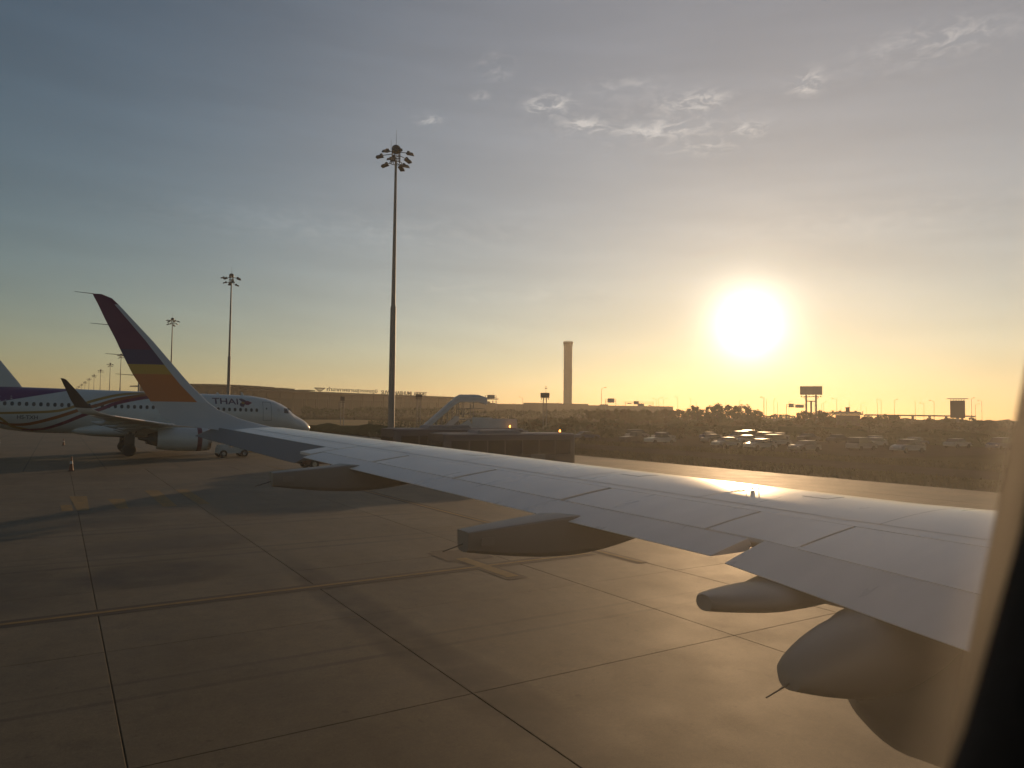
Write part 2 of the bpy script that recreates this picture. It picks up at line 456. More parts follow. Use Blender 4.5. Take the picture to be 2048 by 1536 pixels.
def skin_patch(mb, y0, y1, u0, u1, thick=0.03, ny=6, nu=6, mi=0):
    """a panel of the upper skin with its own thickness"""
    rings = []
    for y in frange(y0, y1, ny):
        top = [wing_pt(y, u, 1) for u in frange(u0, u1, nu)]
        rings.append(top + [p-Vector((0, 0, thick)) for p in reversed(top)])
    mb.loft(rings, mi=mi)
U_FL, U_SP, U_SL = 0.855, 0.62, 0.115
# main wing box: upper skin up to the spoiler hinge, lower skin to the flap shroud
b = MB(); rings = []
for y in (1.2, 2.2, 3.4, 4.8, 6.4, 8.0, 9.7, 11.4, 13.1, 14.8, 16.3):
    upp = [wing_pt(y, u, 1) for u in (U_SP, 0.55, 0.48, 0.4, 0.32, 0.25, 0.19, 0.15, U_SL)]
    low = [wing_pt(y, u, -1) for u in (U_SL, 0.18, 0.28, 0.4, 0.52, 0.64, 0.74, 0.80)]
    back = [wing_pt(y, 0.80, 1, 0.09), wing_pt(y, U_SP, 1, 0.09)]
    rings.append(upp+low+back)
b.loft(rings)
wing = b.build('wing', WINGGREY, own, 35)
def le_piece(name, y0, y1):
    b = MB(); rings = []
    for y in frange(y0, y1, 5):
        upp = [wing_pt(y, u, 1) for u in (U_SL, 0.09, 0.065, 0.045, 0.028, 0.015, 0.006, 0.0015)]
        low = [wing_pt(y, u, -1) for u in (0.0, 0.004, 0.012, 0.025, 0.05, 0.08, U_SL)]
        rings.append(upp+low)
    b.loft(rings); b.build(name, WINGGREY, own, 35)
for a, c in ((2.9, 5.3), (6.25, 8.9), (8.91, 11.55), (11.56, 14.0), (14.01, 16.25)): le_piece('slat', a, c)
for a, c in ((1.2, 2.89), (5.31, 6.24)): le_piece('fixed_leading_edge', a, c)
G_ = 0.020
for a, c in ((3.45, 6.02), (6.94, 8.68), (8.70, 10.40), (10.42, 12.03), (12.05, 13.25)):
    b = MB(); skin_patch(b, a+G_, c-G_, U_SP+0.004, U_FL-0.004, 0.035); b.build('spoiler', WINGGREY, own, 35)
for a, c in ((1.2, 3.44), (6.03, 6.93)):
    b = MB(); skin_patch(b, a, c, U_SP+0.002, U_FL-0.006, 0.04); b.build('upper_panel', WINGGREY, own, 35)
b = MB(); skin_patch(b, 13.26, 16.3, U_SP+0.002, 0.735, 0.04); b.build('upper_panel', WINGGREY, own, 35)
b = MB(); skin_patch(b, 13.26, 13.55, 0.742, 0.93, 0.04); b.build('upper_panel', WINGGREY, own, 35)
def flap(name, y0, y1, u0, material, droop=0.0, hinge=None, drop=0.0):
    b = MB(); rings = []
    for y in frange(y0, y1, 9):
        us = frange(u0, 1.0, 6)
        upp = [wing_pt(y, u, 1) for u in reversed(us)]
        low = [wing_pt(y, u, -1) for u in us]
        nose = [(upp[-1]+low[0])*0.5 + Vector((0.05, 0, 0))]
        ring = upp + nose + low
        if droop:
            h = wing_pt(y, u0, 1, 0.02)
            cs, sn = math.cos(droop), math.sin(droop)
            ring = [h + Vector(((p-h).x*cs-(p-h).z*sn, (p-h).y, (p-h).z*cs+(p-h).x*sn)) for p in ring]
        rings.append([p-Vector((0, 0, drop)) for p in ring])
    b.loft(rings); return b.build(name, material, own, 35)
flap('flap', 6.50, 13.2, U_FL+0.006, WINGGREY, droop=R(2))
flap('flap', 1.9, 6.36, U_FL-0.02, WINGGREY, droop=R(5))
flap('aileron', 13.50, 16.86, 0.742, AILGREY, droop=R(15))
# upturned wing tip
SH = [((-8.49, 16.31, 3.83), (-9.72, 16.31, 3.83)), ((-8.95, 16.7, 3.93), (-10.02, 16.72, 3.89)), ((-9.45, 17.0, 4.08), (-10.66, 16.95, 3.97)),
      ((-9.85, 17.15, 4.27), (-10.87, 17.12, 4.12)), ((-10.02, 17.21, 4.40), (-11.09, 17.2, 4.42)), ((-10.38, 17.30, 4.78), (-11.26, 17.27, 4.70)),
      ((-10.52, 17.34, 4.95), (-11.41, 17.33, 4.95)), ((-10.67, 17.39, 5.14), (-11.50, 17.38, 5.14)), ((-10.90, 17.47, 5.43), (-11.63, 17.47, 5.43)),
      ((-11.05, 17.53, 5.62), (-11.71, 17.53, 5.62)), ((-11.40, 17.64, 6.02), (-11.90, 17.64, 6.02)), ((-11.66, 17.73, 6.32), (-12.03, 17.73, 6.32)), ((-11.78, 17.76, 6.44), (-12.09, 17.76, 6.44)),
      ((-11.95, 17.79, 6.51), (-12.12, 17.79, 6.51))]
def sheet_ring(k, us, up_, tcr):
    L, T = Vector(SH[k][0]), Vector(SH[k][1]); d = T-L
    k0, k1 = max(0, k-1), min(len(SH)-1, k+1)
    s = (Vector(SH[k1][0])+Vector(SH[k1][1]))-(Vector(SH[k0][0])+Vector(SH[k0][1]))
    n = d.cross(s).normalized()
    if n.y > 0 or n.z < 0 and abs(n.z) > 0.9: n = -n
    if k < 3 and n.z < 0: n = -n
    c = d.length
    return L, d, n, c
SH_U = [1.0, 0.85, 0.6, 0.4, 0.22, 0.12, 0.05, 0.015, 0.0, 0.015, 0.05, 0.12, 0.22, 0.4, 0.6, 0.85]
SH_S = [1]*8 + [0] + [-1]*7
rings = []
for k in range(len(SH)):
    L, d, n, c = sheet_ring(k, None, None, None)
    rings.append([L+d*u+n*(sg*c*0.095*naca_t(u)+(0.002*sg)) for u, sg in zip(SH_U, SH_S)])
def band(a, k):
    inboard = True
    if k in (4, 5, 6, 7, 8, 9, 10, 11): return 0 if a >= 0 else 0       # leading edge strip
    if a < 4: return 0
    if a in (4, 5): return 1
    if a == 6: return 2
    if a == 7: return 3
    return 4
b = MB(); b.loft(rings, mfun=lambda a, k: 5 if (k in (4, 5, 6, 7, 8, 9, 10, 11) and a < 11 and a >= 4) else band(a, 0) )
shk = b.build('wing_tip', [TIPSHADE, ORANGEP, YELLOWP, DARKPURPLE, MAROON, FAIRGREY], own, 40)
for k, t in ((13, 0.0), (10, 0.3), (8, 0.4), (6, 0.1)):
    T = Vector(SH[k][1]).lerp(Vector(SH[max(0, k-1)][1]), t)
    b = MB(); b.cyl(T+Vector((0.02, 0, 0)), T+Vector((-0.30, 0.02, 0.015)), 0.007, 0.004, 6)
    o = b.build('static_wick', DARKMETAL, shk)
# flap track fairings: keel-shaped canoes under the wing whose blunt tails stick out behind it
def fairing(yc, xt, zt, length, w, tailh, belly, blunt, boxy):
    b = MB(); rings = []; N_ = 22
    le, te, zw = planform(yc)
    zte = wing_pt(yc, 0.985, -1).z + 0.02 - (0.0 if boxy else 0.10)
    for i in range(N_):
        t = (i/(N_-1))**1.15
        x = xt + length*t
        if x < te:
            q = (x-xt)/(te-xt)
            ztop = lerp(zt+tailh/2, zte, q**(0.95 if boxy else 0.62))
        else:
            ztop = wing_pt(yc, max(0.25, (le-x)/(le-te)), -1).z + (0.03 if boxy else -0.04)
        zlow = zt - tailh/2 - belly*math.sin(math.pi*min(0.5, t/0.8))
        if t > 0.4:
            zlow = lerp(zlow, ztop-0.03, ((t-0.4)/0.6)**1.7)
        hw = w*0.5*lerp(blunt, 1.0, min(1, t/(0.34 if boxy else 0.22))**(0.8 if boxy else 0.55))*(1.0 if t < 0.55 else max(0.08, 1-((t-0.55)/0.45)**1.8))
        if boxy:
            prof = [(0, 1.0), (0.80, 1.0), (0.95, 0.985), (1.0, 0.94), (1.0, 0.70), (0.97, 0.40), (0.88, 0.16), (0.62, 0.03), (0, 0.0)]
        else:
            prof = [(math.sin(math.pi*k/14)**0.85, 0.5+0.5*math.cos(math.pi*k/14)) for k in range(15)]; prof[0] = (0, 1.0); prof[-1] = (0, 0.0)
        pts = [(hw*p, lerp(zlow, ztop, q)) for p, q in prof]
        rings.append([Vector((x, yc+p, z)) for p, z in pts] + [Vector((x, yc-p, z)) for p, z in reversed(pts[1:-1])])
    b.loft(rings)
    return b.build('flap_track_fairing', FAIRDARK, own, 28 if boxy else 50)
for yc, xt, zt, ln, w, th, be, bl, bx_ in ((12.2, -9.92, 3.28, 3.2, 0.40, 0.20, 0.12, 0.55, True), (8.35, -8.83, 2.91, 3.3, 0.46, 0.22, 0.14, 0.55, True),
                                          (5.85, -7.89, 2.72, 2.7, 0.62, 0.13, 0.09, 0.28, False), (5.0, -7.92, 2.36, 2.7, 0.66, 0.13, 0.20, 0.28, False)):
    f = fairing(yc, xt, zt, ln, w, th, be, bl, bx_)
    if yc == 5.85: continue
    b = MB(); b.cyl((xt+0.03, yc, zt-th*0.1), (xt-0.22, yc+0.02, zt-th*0.1-0.07), 0.008, 0.006, 6); b.build('drain_mast', DARKMETAL, f)
    if bx_:
        b = MB(); b.box((xt+0.20, yc-w*0.5*0.80-0.004, zt+0.01), (0.16, 0.008, 0.08)); b.build('access_panel', FAIRDARK, f, 0)
# escape rope lugs on the upper skin
b = MB(); pc = wing_pt(7.62, 0.36, 1)
for dx in (-0.055, 0.055):
    b.tube([pc+Vector((dx+0.045*math.cos(t), -0.25*0.045*math.cos(t), 0.06*math.sin(t))) for t in frange(0, math.pi, 8)], 0.007, 6)
b.cyl(pc+Vector((-0.14, 0.0, 0.012)), pc+Vector((-0.30, 0.02, 0.006)), 0.012, 0.004, 6)
b.box(pc+Vector((0, 0, 0.003)), (0.05, 0.03, 0.012))
b.build('rope_lug', TIPSHADE, wing, 30)
# thin raised doubler strips and access plates on the skin
for (y0, y1, u0, u1) in ((9.0, 9.25, 0.25, 0.36), (11.5, 11.7, 0.26, 0.38), (4.4, 4.9, 0.30, 0.42), (6.9, 7.15, 0.24, 0.33)):
    b = MB(); rings = []
    for y in frange(y0, y1, 3):
        top = [wing_pt(y, u, 1)+Vector((0, 0, 0.0025)) for u in frange(u0, u1, 4)]
        rings.append(top+[p-Vector((0, 0, 0.004)) for p in reversed(top)])
    b.loft(rings); b.build('access_panel', WINGGREY, wing, 30)
SKINJ = mat('skin_joint', (0.20, 0.19, 0.18), 0.5)
def skin_line(pts, w=0.007):
    b = MB(); rows = []
    for (y, u), (y2, u2) in zip(pts[:-1], pts[1:]):
        pass
    P = [wing_pt(y, u, 1)+Vector((0, 0, 0.0015)) for y, u in pts]
    for k, p in enumerate(P):
        d_ = (P[min(k+1, len(P)-1)]-P[max(k-1, 0)]).normalized(); nn = Vector((-d_.y, d_.x, 0)).normalized()*w/2
        rows.append([p-nn, p+nn])
    b.loft(rows, closed=False); b.build('skin_joint', SKINJ, wing, 0)
skin_line([(y, 0.57) for y in frange(2.2, 16.2, 30)], 0.016); skin_line([(y, 0.20) for y in frange(2.2, 16.2, 30)], 0.010)
for y in (4.1, 5.9, 7.75, 9.4, 11.2, 12.9, 14.6):
    skin_line([(y, u) for u in frange(0.12, 0.57, 10)], 0.009)
# engine under the wing
def nacelle(parent, yc, zc, x_in, x_out, rmax, mats, long_duct=False):
    Wm, Lm, Bm = mats
    b = MB(); ln = x_in-x_out; rings = []
    prof = [(0.035, 0.80), (0.0, 0.86), (0.012, 0.90), (0.06, 0.955), (0.16, 0.99), (0.32, 1.0), (0.52, 0.985), (0.72, 0.92), (0.86, 0.83), (0.86, 0.80), (0.5, 0.85), (0.3, 0.80)]
    if long_duct: prof = prof[:6]+[(0.52, 1.0), (0.66, 0.95), (0.776, 0.84), (0.86, 0.64), (0.93, 0.36), (0.97, 0.15), (0.99, 0.02)]
    def ring(t, r, dz=0): return [Vector((x_in-ln*t, yc+rmax*r*math.cos(a), zc+dz+rmax*r*math.sin(a))) for a in frange(0, 2*math.pi, 37)[:-1]]
    b.loft([ring(t, r) for t, r in prof[3:]], cap0=False, cap1=False)
    nac = b.build('engine', Wm, parent, 40)
    b = MB(); b.loft([ring(t, r) for t, r in ((0.16, 0.78), (0.035, 0.80), (0.0, 0.86), (0.012, 0.90), (0.0595, 0.9545))], cap0=False, cap1=False); b.build('intake_lip', METAL, nac, 50)
    b = MB(); b.loft([ring(0.17, 0.80), ring(0.171, 0.02)], cap0=False); b.build('fan_face', DARKMETAL, nac, 20)
    b = MB(); b.loft([ring(t, r) for t, r in ((0.16, 1.003), (0.20, 1.006), (0.235, 1.006))], cap0=False, cap1=False); b.build('cowl_band', Bm, nac, 40)
    if long_duct: return nac
    b = MB(); b.loft([ring(t, r) for t, r in ((0.5, 0.62), (0.72, 0.64), (0.86, 0.60), (0.96, 0.48), (1.0, 0.40), (1.0, 0.37), (0.9, 0.40))], cap0=False); b.build('core_cowl', DARKMETAL, nac, 40)
    b = MB(); b.loft([ring(t, r) for t, r in ((0.9, 0.30), (1.0, 0.24), (1.08, 0.12), (1.12, 0.01))]); b.build('exhaust_cone', DARKMETAL, nac, 40)
    return nac
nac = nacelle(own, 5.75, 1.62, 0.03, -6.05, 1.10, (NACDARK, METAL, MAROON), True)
def pylon(parent, yc, x0, x1, zbot, ztop0, ztop1, w=0.42, paint_=None):
    b = MB(); rings = []
    for t in frange(0, 1, 14):
        x = lerp(x0, x1, t); hw = w/2*math.sin(math.pi*(0.08+0.915*t))**0.6
        zt_ = lerp(ztop0, ztop1, t**0.7); zb_ = zbot + (0.55*t**3)
        rings.append([Vector((x, yc-hw, zb_)), Vector((x, yc+hw, zb_)), Vector((x, yc+hw*0.8, zt_)), Vector((x, yc-hw*0.8, zt_))])
    b.loft(rings); return b.build('pylon', paint_ or WHITE, parent, 40)
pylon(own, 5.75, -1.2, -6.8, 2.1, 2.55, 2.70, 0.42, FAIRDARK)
# fuselage: a skin tube round the cabin with the window cut out where the lens looks through
HY, HZ, HR = -0.308, 3.85, 1.975
WX, WZ = -12.3535, 4.368                       # window centre
b = MB(); xs = [-22, -18, -15, -13.4, WX-0.21, WX, WX+0.21, -11, -9, -6, -2, 2, 6, 10, 13]
angs = [-90+i*10 for i in range(36)]
base = math.degrees(math.asin((WZ-HZ)/HR))
angs = sorted([a for a in angs if not (base-12 < a < base+12)] + [base-8, base, base+8])
n = len(angs)
for rad, mi in ((HR, 0), (HR-0.05, 1)):
    i0 = len(b.v)
    for x in xs:
        for a in angs: b.v.append(Vector((x, HY+rad*math.cos(R(a)), HZ+rad*math.sin(R(a)))))
    for i in range(len(xs)-1):
        for k in range(n):
            k2 = (k+1) % n
            am = (angs[k]+angs[k2])/2
            if abs((xs[i]+xs[i+1])/2-WX) < 0.2 and k2 and abs(am-base) < 8: continue
            b.f.append((i0+i*n+k, i0+i*n+k2, i0+(i+1)*n+k2, i0+(i+1)*n+k)); b.m.append(mi)
    for i in (0, len(xs)-1):
        b.f.append(tuple(i0+i*n+k for k in range(n))); b.m.append(mi)
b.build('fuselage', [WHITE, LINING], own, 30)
# cabin window surround: an outer panel with a rounded hole and a reveal that slopes out to the skin
def rrect(cx, cz, hx, hz, rad, n=9):
    pts = []
    for sx, sz, a0 in ((1, 1, 0), (-1, 1, 90), (-1, -1, 180), (1, -1, 270)):
        for i in range(n):
            a = R(a0+90*i/(n-1)); pts.append((cx+sx*(hx-rad)+rad*math.cos(a), cz+sz*(hz-rad)+rad*math.sin(a)))
    return pts
def oval_win(hx, hz, n=9):
    return [(WX+hx*math.cos(R(a0+90*i/(n-1))), WZ+hz*math.sin(R(a0+90*i/(n-1)))) for a0 in (0, 90, 180, 270) for i in range(n)]
b = MB(); rings = []
for y, hx, hz, rad in ((1.602, 0.29, 0.33, 0.05), (1.602, 0.202, 0.262, 0), (1.598, 0.200, 0.260, 0), (1.588, 0.200, 0.260, 0), (1.575, 0.212, 0.272, 0), (1.57, 0.29, 0.33, 0.05)):
    rings.append([Vector((x, y, z)) for x, z in (rrect(WX, WZ, hx, hz, rad) if rad else oval_win(hx, hz))])
b.loft(rings+[rings[0]], cap0=False, cap1=False)
b.build('window_surround', CABIN, own, 50)

# the scuffed outer pane: a surfaceless volume added to veil the view with sun
pane_m = bpy.data.materials.new('scuffed_pane_veil'); pane_m.use_nodes = True
pn = pane_m.node_tree
for n_ in list(pn.nodes): pn.nodes.remove(n_)
po = pn.nodes.new('ShaderNodeOutputMaterial'); pv_ = pn.nodes.new('ShaderNodeVolumePrincipled')
pv_.inputs['Color'].default_value = (0.96, 0.95, 0.93, 1)
pv_.inputs['Density'].default_value = 2.6
pv_.inputs['Anisotropy'].default_value = 0.68
pn.links.new(pv_.outputs[0], po.inputs['Volume'])
b = MB()
b.loft([[Vector((x, y, z)) for x, z in oval_win(0.2045, 0.2645)] for y in (1.606, 1.616)])
pane = b.build('window_pane', pane_m, own, 0)
# denser ring of the same volume, added for a golden strip of glare
rim_m = pane_m.copy(); rim_m.name = 'rim_glare_volume'
for n_ in rim_m.node_tree.nodes:
    if n_.type == 'PRINCIPLED_VOLUME': n_.inputs['Density'].default_value = 6.0
b = MB(); rings = []
for y, e in ((1.606, 0.0), (1.606, 0.020), (1.616, 0.020), (1.616, 0.0)):
    rings.append([Vector((x, y, z)) for x, z in oval_win(0.205+e, 0.265+e)])
b.loft(rings+[rings[0]], cap0=False, cap1=False)
b.build('pane_rim_glare', rim_m, pane, 0)

# ================================================================== parked airliner
# local frame: +x to the nose, ground at z = 0, x = 0 below the apex of the wing
NOSE = 11.05
ST = [(0, 2.78, 2.72, 0.03), (0.12, 3.05, 2.46, 0.30), (0.45, 3.38, 2.24, 0.63), (0.95, 3.72, 2.09, 0.95), (1.55, 4.04, 2.0, 1.22), (1.95, 4.30, 1.98, 1.36),
      (2.30, 4.66, 1.96, 1.47), (2.70, 4.98, 1.95, 1.58), (3.25, 5.30, 1.95, 1.70), (4.0, 5.62, 1.94, 1.82), (5.0, 5.87, 1.94, 1.91), (6.4, 6.06, 1.94, 1.96), (8.0, 6.09, 1.94, 1.975),
      (12, 6.09, 1.94, 1.975), (18, 6.09, 1.94, 1.975), (24.0, 6.09, 1.94, 1.975), (25.5, 6.09, 2.0, 1.97), (27.0, 6.09, 2.16, 1.95), (29.0, 6.08, 2.58, 1.85), (31.0, 6.05, 3.12, 1.64), (33.5, 5.96, 3.82, 1.22),
      (35.5, 5.80, 4.38, 0.78), (37.0, 5.58, 4.86, 0.40), (37.55, 5.42, 5.06, 0.18)]
def fus(s):
    for a, c in zip(ST[:-1], ST[1:]):
        if s <= c[0]:
            t = (s-a[0])/(c[0]-a[0]); return [lerp(a[k], c[k], t) for k in (1, 2, 3)]
    return list(ST[-1][1:])
def fus_ring(s, n=80, grow=0.0):
    zt, zb, hw = fus(s); zc, h = (zt+zb)/2, (zt-zb)/2
    return [Vector((NOSE-s, (hw+grow)*math.cos(2*math.pi*k/n), zc+(h+grow)*math.sin(2*math.pi*k/n))) for k in range(n)]
def fus_side(x, z, off=0.006, sgn=-1):
    zt, zb, hw = fus(NOSE-x); zc, h = (zt+zb)/2, (zt-zb)/2
    q = max(-0.999, min(0.999, (z-zc)/h)); c = math.sqrt(1-q*q)
    nrm = Vector((0, sgn*c/hw, q/h)).normalized()
    return Vector((x, sgn*hw*c, z)) + nrm*off
def decal_poly(name, outline, material, parent, sgn=-1, off=0.010):
    """thin patch on the fuselage side from an outline in x and z"""
    b = MB(); b.v += [Vector((x, z, 0)) for x, z in outline]; b.f.append(tuple(range(len(outline)))); b.m.append(0)
    return conform_text(name, b.mesh(name, material, 0), 0, 0, material, parent, off, sgn)
def decal_ribbon(name, pts, w, material, parent, off=0.006, sgn=-1, n=48):
    # smooth curve through the points, tapering at both ends
    P = [Vector((p[0], p[1])) for p in pts]
    def cr(t):
        t = t*(len(P)-1); i = min(int(t), len(P)-2); f = t-i
        p0, p1, p2, p3 = P[max(i-1, 0)], P[i], P[i+1], P[min(i+2, len(P)-1)]
        return 0.5*((2*p1)+(p2-p0)*f+(2*p0-5*p1+4*p2-p3)*f*f+(3*p1-p0-3*p2+p3)*f**3)
    b = MB(); rows = []
    for i in range(n):
        t = i/(n-1); c = cr(t); d = (cr(min(1, t+0.01))-cr(max(0, t-0.01))).normalized(); nn = Vector((-d.y, d.x))
        ww = w*(0.25+0.75*math.sin(math.pi*min(1, 0.06+t*0.75))**0.7)
        rows.append([fus_side(*(c+nn*ww*k), off, sgn) for k in (-0.5, -0.17, 0.17, 0.5)])
    b.loft(rows, closed=False); return b.build(name, material, parent, 30)
def conform_text(name, me, x0, z0, material, parent, off=0.012, sgn=-1):
    bm = bmesh.new(); bm.from_mesh(me)
    z_lo, z_hi = min(v.co.y for v in bm.verts), max(v.co.y for v in bm.verts)
    for k in range(1, 12):
        bmesh.ops.bisect_plane(bm, geom=bm.verts[:]+bm.edges[:]+bm.faces[:], plane_co=(0, lerp(z_lo, z_hi, k/12), 0), plane_no=(0, 1, 0))
    for v in bm.verts: v.co = fus_side(x0+v.co.x, z0+v.co.y, off, sgn)
    bm.to_mesh(me); bm.free(); me.materials.clear(); me.materials.append(material)
    return link(me, name, parent)
TIPDARK = mat('tip_dark', (0.085, 0.06, 0.055), 0.4)
RIBBON = mat('ribbon_orange', (0.30, 0.09, 0.02), 0.35)
NAVY = mat('lettering_purple', (0.035, 0.015, 0.075), 0.4)
DARKGREY = mat('marking_grey', (0.10, 0.10, 0.11), 0.5)
WINSHADE = mat('window_pane', (0.05, 0.052, 0.058), 0.15, var=0.3, scale=3)

ta = thing('airliner', 'parked white airliner lettered THAI, gold and purple ribbons along its fuselage', 'airliner', (-1.2, 81.0, 0.0))
def T(o): return o
b = MB()
ss = [0, 0.04, 0.12, 0.25, 0.45, 0.7, 0.95, 1.25, 1.55, 1.75, 1.95, 2.1, 2.3, 2.5, 2.7, 3.0, 3.25, 3.6, 4.0, 4.5, 5, 5.7, 6.4, 7.2, 8, 12, 18, 24, 25.5, 27, 28, 29, 30, 31, 32.2, 33.5, 34.5, 35.5, 36.3, 37.0, 37.55]
b.loft([fus_ring(s) for s in ss])
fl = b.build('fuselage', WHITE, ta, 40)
# purple rear of the livery: a skin over the upper tail
b = MB(); rows = []
for s in [21.6+0.4*i for i in range(40)]:
    x = NOSE-s; zt, zb, hw = fus(s)
    zl = max(zb+0.05, lerp(6.05, 4.74, (s-22.0)/5.7)) if s > 22.0 else 6.06
    zl = min(zl, zt-0.02)
    zc, h = (zt+zb)/2, (zt-zb)/2
    a0 = math.asin(max(-0.99, min(0.995, (zl-zc)/h)))
    rows.append([Vector((x, (hw+0.005)*math.cos(a), zc+(h+0.005)*math.sin(a))) for a in frange(a0, math.pi-a0, 25)])
b.loft(rows, closed=False); b.build('livery_panel', PURPLE, ta, 40)
for sg in (-1, 1):
    decal_ribbon('livery_ribbon', [(-19.5, 3.95), (-17.5, 3.72), (-15.5, 3.76), (-12.6, 3.98), (-11.0, 4.5), (-9.5, 5.08), (-7.66, 5.64), (-5.7, 5.90), (-3.2, 6.02)], 0.24, GOLD, ta, sgn=sg)
    decal_ribbon('livery_ribbon', [(-17.2, 3.0), (-15.9, 2.72), (-14.5, 2.80), (-12.56, 3.4), (-10.77, 4.13), (-9.3, 4.62), (-7.65, 5.22), (-5.3, 5.72), (-3.0, 5.92)], 0.30, RIBBON, ta, sgn=sg, off=0.0075)
    decal_ribbon('livery_ribbon', [(-15.1, 2.25), (-13.48, 2.35), (-11.95, 2.91), (-10.5, 3.63), (-8.9, 4.32), (-7.64, 4.9), (-5.3, 5.48), (-3.0, 5.76)], 0.32, MAGENTA, ta, sgn=sg, off=0.009)
    decal_ribbon('livery_ribbon', [(-18.5, 4.15), (-17.4, 3.75), (-16.6, 3.2), (-15.9, 2.6), (-15.1, 2.36), (-14.2, 2.2)], 0.22, GOLD, ta, sgn=sg, off=0.0065)
# words and emblem
conform_text('lettering', text_mesh('THAI', 1.0, bold=0.012, width=2.46, height=0.60), 0.70, 5.08, NAVY, ta)
for ol, mt in (([(3.25, 5.66), (3.55, 5.72), (3.9, 5.56), (4.05, 5.38), (3.8, 5.28), (3.5, 5.42)], DARKPURPLE), ([(3.35, 5.22), (3.7, 5.34), (3.85, 5.22), (3.7, 4.86), (3.45, 4.88), (3.3, 5.02)], DARKPURPLE),
               ([(3.85, 5.46), (4.15, 5.50), (4.55, 5.30), (4.15, 5.06), (3.88, 5.08), (3.80, 5.25)], MAGENTA), ([(3.50, 5.38), (3.75, 5.36), (3.82, 5.24), (3.70, 5.14), (3.48, 5.20)], GOLD)):
    decal_poly('emblem', ol, mt, ta, off=0.012 if mt is not GOLD else 0.016)
conform_text('registration', text_mesh('HS-TXH', 1.0, bold=0.02, width=1.55, height=0.34), -15.45, 3.22, DARKGREY, ta)
# cabin windows on both sides
b = MB()
for k in range(14):
    pass
def oval(x, z, hx, hz, sgn, off, n=12):
    return [fus_side(x+hx*abs(math.cos(a))**0.75*math.copysign(1, math.cos(a)), z+hz*abs(math.sin(a))**0.75*math.copysign(1, math.sin(a)), off, sgn) for a in frange(0, 2*math.pi, n+1)[:-1]]
for sg in (-1, 1):
    for k in range(41):
        x = 4.97-0.534*k
        b = MB(); b.loft([oval(x, 4.56, 0.135, 0.185, sg, 0.001), oval(x, 4.56, 0.135, 0.185, sg, 0.012), oval(x, 4.56, 0.115, 0.165, sg, 0.006)])
        b.build('window', WINSHADE, ta, 0)
# doors as outlines with a handle and a small pane
def door(x0, x1, z0, z1, sgn):
    b = MB(); w = 0.035
    for (xa, za, xb, zb_) in ((x0, z0, x0, z1), (x1, z0, x1, z1), (x0, z0, x1, z0), (x0, z1, x1, z1)):
        rows = []
        for t in frange(0, 1, 10):
            x, z = lerp(xa, xb, t), lerp(za, zb_, t)
            dx, dz = (w/2, 0) if xa == xb else (0, w/2)
            rows.append([fus_side(x-dx, z-dz, 0.008, sgn), fus_side(x+dx, z+dz, 0.008, sgn)])
        b.loft(rows, closed=False)
    o = b.build('door', DARKGREY, ta, 0)
    b = MB(); b.loft([oval((x0+x1)/2-0.08, (z0+z1)/2+0.28, 0.07, 0.09, sgn, 0.004), oval((x0+x1)/2-0.08, (z0+z1)/2+0.28, 0.07, 0.09, sgn, 0.012)]); b.build('door_window', WINSHADE, o, 0)
for sg in (-1, 1):
    door(5.62, 6.48, 3.52, 5.42, sg); door(-18.9, -18.1, 3.62, 5.45, sg)
    for xd in (-3.0, -4.1):
        door(xd, xd+0.55, 4.05, 5.05, sg)
    # cockpit side panes and windscreen half
    for ol in ([(7.84, 4.34), (8.36, 4.30), (8.30, 4.84), (7.90, 4.86)], [(8.42, 4.30), (8.92, 4.28), (8.72, 4.60), (8.37, 4.86)]):
        decal_poly('cockpit_window', ol, GLASS_DK, ta, sgn=sg, off=0.014)
    # five-pointed badge behind the cockpit
    pts = [(7.24+0.17*(1 if k % 2 == 0 else 0.45)*math.sin(2*math.pi*k/10), 4.62+0.17*(1 if k % 2 == 0 else 0.45)*math.cos(2*math.pi*k/10)) for k in range(10)]
    b = MB(); b.loft([[fus_side(x, z, 0.008, sg) for x, z in pts], [fus_side(7.24+(x-7.24)*0.72, 4.62+(z-4.62)*0.72, 0.008, sg) for x, z in pts]], cap0=False, cap1=False)
    b.build('badge', DARKGREY, ta, 0)
b = MB()
for a in (-0.42, 0.02):
    b.quad(*[Vector((NOSE-s-0.0, hw, z)) for s, hw, z in ((1.98, a, 4.36), (1.98, a+0.40, 4.36), (2.5, a+0.40, 4.86), (2.5, a, 4.86))])
for p in b.v: p.z += 0.05
b.build('windscreen', GLASS_DK, ta, 0)
# belly fairing
b = MB(); rings = []
for s, w, zb_, zt_ in ((11.0, 0.5, 2.2, 2.5), (11.8, 1.3, 1.85, 2.7), (12.8, 1.9, 1.68, 2.95), (15, 2.05, 1.62, 3.0), (18.5, 2.05, 1.62, 3.0), (20.5, 1.9, 1.70, 2.9), (21.8, 1.4, 1.86, 2.7), (22.8, 0.6, 2.1, 2.5)):
    rings.append([Vector((NOSE-s, w*math.copysign(abs(math.cos(a))**0.6, math.cos(a)), (zb_+zt_)/2+(zt_-zb_)/2*math.copysign(abs(math.sin(a))**0.7, math.sin(a)))) for a in frange(0, 2*math.pi, 25)[:-1]])
b.loft(rings); b.build('belly_fairing', WHITE, ta, 50)
